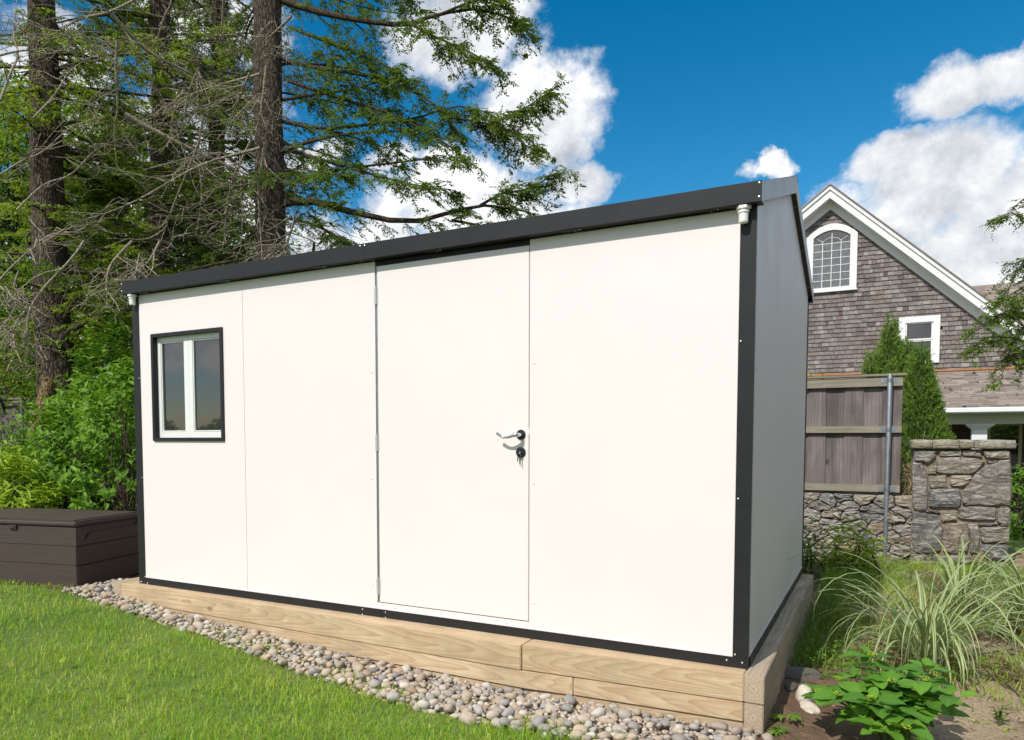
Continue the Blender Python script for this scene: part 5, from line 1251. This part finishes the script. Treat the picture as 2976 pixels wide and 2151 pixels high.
b1 = ground_at(2690, 1950); b2 = ground_at(3010, 1860); b3 = ground_at(2790, 1790)
print('clumps', b1, b2, b3)
clump('large striped ornamental grass clump in the middle of the soil bed', b1, 180, .92)
clump('striped grass clump cut by the right edge of the photo', b2, 170, .90)
clump('striped grass clump further back in front of the pillar', b3, 90, .98)

# hydrangea
def hleaf(seed):
    rs = random.Random(seed); nu, nv = 4, 8; V = []; UV = []; F = []
    for j in range(nv+1):
        v = j/nv; wv = .33*math.sin(math.pi*min(1, v**.8*.98+.02))**.75*(1+.05*(-1)**j)
        for i_ in range(nu+1):
            u = i_/nu-.5; V.append((u*2*wv, v-.0, .10*abs(u)*2*wv*2+.02*math.sin(v*9+u*8+seed)-.22*v*v*rs.uniform(.9, 1.1))); UV.append((i_/nu, v))
    for j in range(nv):
        for i_ in range(nu): a = j*(nu+1)+i_; F.append((a, a+1, a+nu+2, a+nu+1))
    me = npmesh('leaf', np.array(V), np.array(F), True, np.array(UV)); me.materials.append(M['hydrangea']); return me
HL = [hleaf(s_) for s_ in range(6)]
def hydrangea(label, base, n_st, hgt, spread_, ls, seed):
    t_ = empty('hydrangea', base); tag(t_, label, 'hydrangea'); rs = np.random.default_rng(seed); stems = []; fl = []
    for k in range(n_st):
        a = rs.uniform(0, 2*np.pi); r = spread_*rs.random()**.6; h = hgt*rs.uniform(.65, 1.1)*(1-.35*(r/spread_)**2)
        tip = np.array([math.cos(a)*r, math.sin(a)*r, h]); mid = tip*np.array([.35, .35, .55]); P = smoothpath([np.array([math.cos(a)*.04, math.sin(a)*.04, -.02]), mid, tip], 7); stems.append(P)
        az0 = rs.uniform(0, 3.14)
        for q, tt in enumerate((1.0, .97, .8, .62)):
            f = tt*6; i_ = min(int(f), 5); pp_ = P[i_]*(1-(f-i_))+P[i_+1]*(f-i_)
            for sd in (0, 1):
                aa = az0+q*math.pi/2+sd*math.pi+rs.normal(0, .25); s_ = ls*(.55 if q == 0 else rs.uniform(.8, 1.15))
                pitch = (.75 if q == 0 else .25)-rs.uniform(0, .35)
                o = link('leaf', HL[int(rs.integers(6))], None, t_, pp_+np.array([math.cos(aa), math.sin(aa), .1])*.018, Euler((pitch, rs.normal(0, .2), aa-math.pi/2), 'XYZ'), (s_, s_, s_))
        if rs.random() < .6: fl.append(tip)
    S = np.array(stems); V, F = tubes(S, np.linspace(.004, .0025, 7)[None]*np.ones((len(S), 1)), 5); me = npmesh('stems', V, F, True); link('stems', me, 'stem', t_)
    parts = []
    for p_ in fl:
        for _ in range(26):
            d_ = unit(rng.normal(size=(1, 3)))*np.array([.016, .016, .007]); parts.append((pms[0][1]*.0035+p_+d_[0]+np.array([0, 0, .006]), pms[0][2]))
    if parts: V, F = cat(parts); me = npmesh('flower_buds', V, F, True); o = link('flower_buds', me, 'lime', t_); o['kind'] = 'stuff'
    return t_
hb = ground_at(2605, 2185); print('hydr', hb)
hydrangea('broad-leaved green hydrangea with pale buds in the lower right corner', hb, 30, .36, .29, .105, 3)

# pale and grey rocks near the timber
def rock(label, u, v, s_, mat, seed, sink=.3):
    p = ground_at(u, v); bm = bmesh.new(); bmesh.ops.create_icosphere(bm, subdivisions=3, radius=1); o_ = seed*3.7
    for vv_ in bm.verts:
        n_ = mnoise.noise(vv_.co*.9+Vector((o_, 0, 0)))*.5; c_ = mnoise.cell(vv_.co*1.6+Vector((o_, o_, 0)))*.12; vv_.co = vv_.co*(1+n_+c_*.5)
    me = bpy.data.meshes.new('rock'); bm.to_mesh(me); bm.free(); me.materials.append(M[mat]); o = link('rock', me, None, None, (p[0], p[1], p[2]+s_[2]*sink), (0, 0, seed), s_)
    tag(o, label, 'rock'); return o
rock('upright pale cream rock on the soil beside the timber corner', 2335, 2030, (.048, .04, .05), 'paleRock', 1.2)
rock('flat pale cream rock lying just in front of the upright one', 2352, 2062, (.06, .042, .03), 'paleRock', 2.1)
rock('long grey rock half buried against the timber wall', 2325, 1972, (.085, .05, .045), 'stone', 3.3)
rock('small grey stone at the foot of the timber wall', 2298, 2000, (.05, .03, .022), 'stone', 4.4)

# individual small plants
def seedling(label, u, v, leaf_n, ls, hgt, mat, seed, cat_='plant', name='seedling', palm=False, wl=.42):
    p = ground_at(u, v); t_ = empty(name, p); tag(t_, label, cat_); rs = np.random.default_rng(seed); me_l = None
    n_s = leaf_n if not palm else max(1, leaf_n//5); st = []; C_ = []; D_ = []; N_ = []; L_2 = []
    for k in range(n_s):
        a = rs.uniform(0, 6.28); r = hgt*.5*rs.random(); tip = np.array([math.cos(a)*r, math.sin(a)*r, hgt*rs.uniform(.5, 1.1)]); st.append(smoothpath([np.zeros(3), tip*.6+np.array([0, 0, .01]), tip], 5))
        if palm:
            for j in range(5): aa = a+(j-2)*.75; C_.append(tip); D_.append((math.cos(aa), math.sin(aa), -.15)); N_.append((0, 0, 1)); L_2.append(ls*(1-.12*abs(j-2)))
        else:
            for j in range(4): aa = a+j*1.57+rs.normal(0, .3); C_.append(tip*(1-.2*j)); D_.append((math.cos(aa), math.sin(aa), .25)); N_.append((0, 0, 1)); L_2.append(ls*rs.uniform(.7, 1.2))
    S = np.array(st); V, F = tubes(S, np.full(S.shape[:2], .0022), 4); link('stems', npmesh('stems', V, F, True), 'stem', t_)
    L_2 = np.array(L_2); V, F = leaf6(np.array(C_), np.array(D_, float), np.array(N_, float)+rs.normal(0, .2, (len(N_), 3)), L_2, L_2*wl); o = link('leaves', npmesh('leaves', V, F), mat, t_); o['kind'] = 'stuff'; return t_
seedling('five-fingered creeper seedling on the brown soil by the timber', 2292, 2105, 10, .055, .06, 'shrub', 1, palm=True)
seedling('trailing creeper at the foot of the timber corner', 2260, 2140, 20, .045, .04, 'shrub', 2, palm=True)
seedling('small leafy weed among the pebbles against the front timber, left', 562, 1785, 5, .045, .10, 'shrub', 3, 'weed', 'weed')
seedling('thin pale weed sprouting from the pebbles near the left timber end', 502, 1770, 3, .05, .09, 'lime', 4, 'weed', 'weed', wl=.2)
seedling('small weed among pebbles beneath the right half of the door', 1495, 1990, 5, .035, .04, 'weed', 5, 'weed', 'weed')
seedling('tiny weed at the timber foot mid way along the pebbles', 650, 1815, 3, .035, .05, 'weed', 6, 'weed', 'weed')
seedling('sparse green weed on bare soil near the right edge', 2905, 2110, 7, .03, .09, 'weed', 7, 'weed', 'weed')
seedling('broad light leaf plant in front of the pillar base', 2655, 1670, 4, .06, .06, 'weed', 8, 'plant', 'leafy_plant', wl=.7)
shrub('yellow-green upright perennial in front of the rubble wall', 2470, 1660, 6.7, .24, .2, .34, 26, 22, .075, 'lime', 6, 11, None, 'perennial_plant', .25, .4)
shrub('bright leafy sprig beside the rear corner of the shed', 2345, 1600, 6.9, .10, .10, .36, 8, 18, .07, 'weed', 4, 12, None, 'perennial_plant', .3, .4)

# ground cover on the soil
def weeds(n_, region, hgt, mat, ll, label, seed, grassy=True):
    x = rng.uniform(4.1, 7.2, n_*4); y = rng.uniform(-.6, 5.0, n_*4); k = region(x, y); x, y = x[k][:n_], y[k][:n_]; m_ = len(x); B = np.stack([x, y, gz(x, y)], 1)
    if grassy:
        d_ = rng.normal(0, .45, (m_, 3)); d_[:, 2] = 1; h = hgt*rng.uniform(.4, 1.2, m_); V, F = leaves(B, d_, rng.normal(size=(m_, 3)), h, np.full(m_, .005), 0)
    else:
        B[:, 2] += rng.random(m_)*hgt; d_ = rng.normal(0, 1, (m_, 3)); d_[:, 2] = d_[:, 2]*.3; l_ = ll*rng.uniform(.5, 1.3, m_); V, F = leaf6(B, d_, np.array([0, 0, 1.])+rng.normal(0, .4, (m_, 3)), l_, l_*.6)
    g_ = link('ground_cover', npmesh('ground_cover', V, F), mat); tag(g_, label, 'weeds', kind='stuff')
nz_ = lambda x, y, s_, o_=0: np.array([mnoise.noise((a*s_+o_, b_*s_, 3)) for a, b_ in zip(x, y)])
near_t = lambda x, y: (x < 4.16+.33*rng.random(len(x))) & (y > .75+.3*rng.random(len(x)))
weeds(9000, near_t, .17, 'weed', .03, 'tall dark grass and weeds along the side timber', 1)
weeds(9000, near_t, .12, 'weed', .028, 'leafy weeds along the side timber in the shade', 2, False)
patchy = lambda x, y: (nz_(x, y, 1.6) > .12) & (y > .5)
weeds(7000, patchy, .02, 'lime', .02, 'yellow-green creeping ground cover patches on the soil', 3, False)
weeds(6000, lambda x, y: (nz_(x, y, 2.1, 9) > .1) & (y > .3), .06, 'weed', .02, 'scattered short grass tufts on the soil bed', 4)
weeds(5000, lambda x, y: (y > 3.4) & (nz_(x, y, 1.5, 4) > -.15), .12, 'weed', .03, 'grass and weeds at the foot of the stone wall', 5)
weeds(6000, lambda x, y: (x < 5.3) & (x > 4.35) & (y > .8) & (nz_(x, y, 1.9, 6) > -.05), .09, 'lime', .03, 'sunlit yellow-green grass between the shed and the striped grass', 8)
weeds(700, lambda x, y: (y < 3.6), .012, 'straw', .03, 'dry leaf bits and chips lying on the soil', 6, False)
weeds(420, lambda x, y: (y < 1.2), .02, 'weed', .018, 'tiny seedlings dotted over bare soil', 7, False)
# soil crumbs
n_ = 2600; x = rng.uniform(4.09, 6.6, n_); y = rng.uniform(-.55, 4.6, n_); parts = []
for k in range(n_):
    s_ = .004+.010*rng.random()**3; parts.append((pms[k % 14][1][:, :]*s_+np.array([x[k], y[k], float(gz(x[k], y[k]))+.004]), pms[k % 14][2]))
V, F = cat(parts[:1500]); o = link('soil_crumbs', npmesh('soil_crumbs', V, F, True), 'soil'); tag(o, 'loose crumbs of brown earth and grit on the soil bed', 'soil', kind='stuff')

# fallen leaves on the lawn
for lab_, u_, v_, m_, a_ in (('dry brown fallen leaf lying on the lawn near the pebbles', 477, 1824, 'dry', .6), ('yellow fallen leaf on the lawn at the left', 177, 1953, 'lime', 2.0)):
    p = ground_at(u_, v_); V, F = leaf6(np.array([[0, 0, 0.]]), np.array([[math.cos(a_), math.sin(a_), .5]]), np.array([[0, -.6, 1.]]), np.array([.055]), np.array([.035]))
    o = link('fallen_leaf', npmesh('fallen_leaf', V, F), m_, None, (p[0], p[1], p[2]+.045)); tag(o, lab_, 'leaf')
# trees behind the viewer, seen mirrored in the shed window
def mass(label, pts_, rad, n_, ll, mat):
    cl = np.repeat(np.array(pts_, float), n_//len(pts_), 0); d_ = unit(rng.normal(size=cl.shape)); P = cl+d_*np.array(rad)*rng.uniform(.3, 1, (len(cl), 1)); dr = rng.normal(size=P.shape)
    V, F = leaves(P, dr, rng.normal(size=P.shape), np.full(len(P), ll), np.full(len(P), ll*.7)); o = link('treeline', npmesh('treeline', V, F), mat); tag(o, label, 'trees', kind='stuff')
mass('distant treeline behind the viewer, mirrored in the shed window', [(x, -62+random.uniform(-3, 3), random.uniform(-.2, 1.2)) for x in range(-110, 60, 4)], (4, 2, 2.6), 60000, .6, 'broad')
mass('leafy trees added out of view on the right to darken the shed side wall', [(random.uniform(13, 18), y, z) for y in range(-26, 16, 3) for z in (.8, 2.2)], (2.5, 2.5, 1.8), 40000, .4, 'broad')  # unseen leaf mass, added to dim the light on the shed's side wall
bpy.context.view_layer.update()
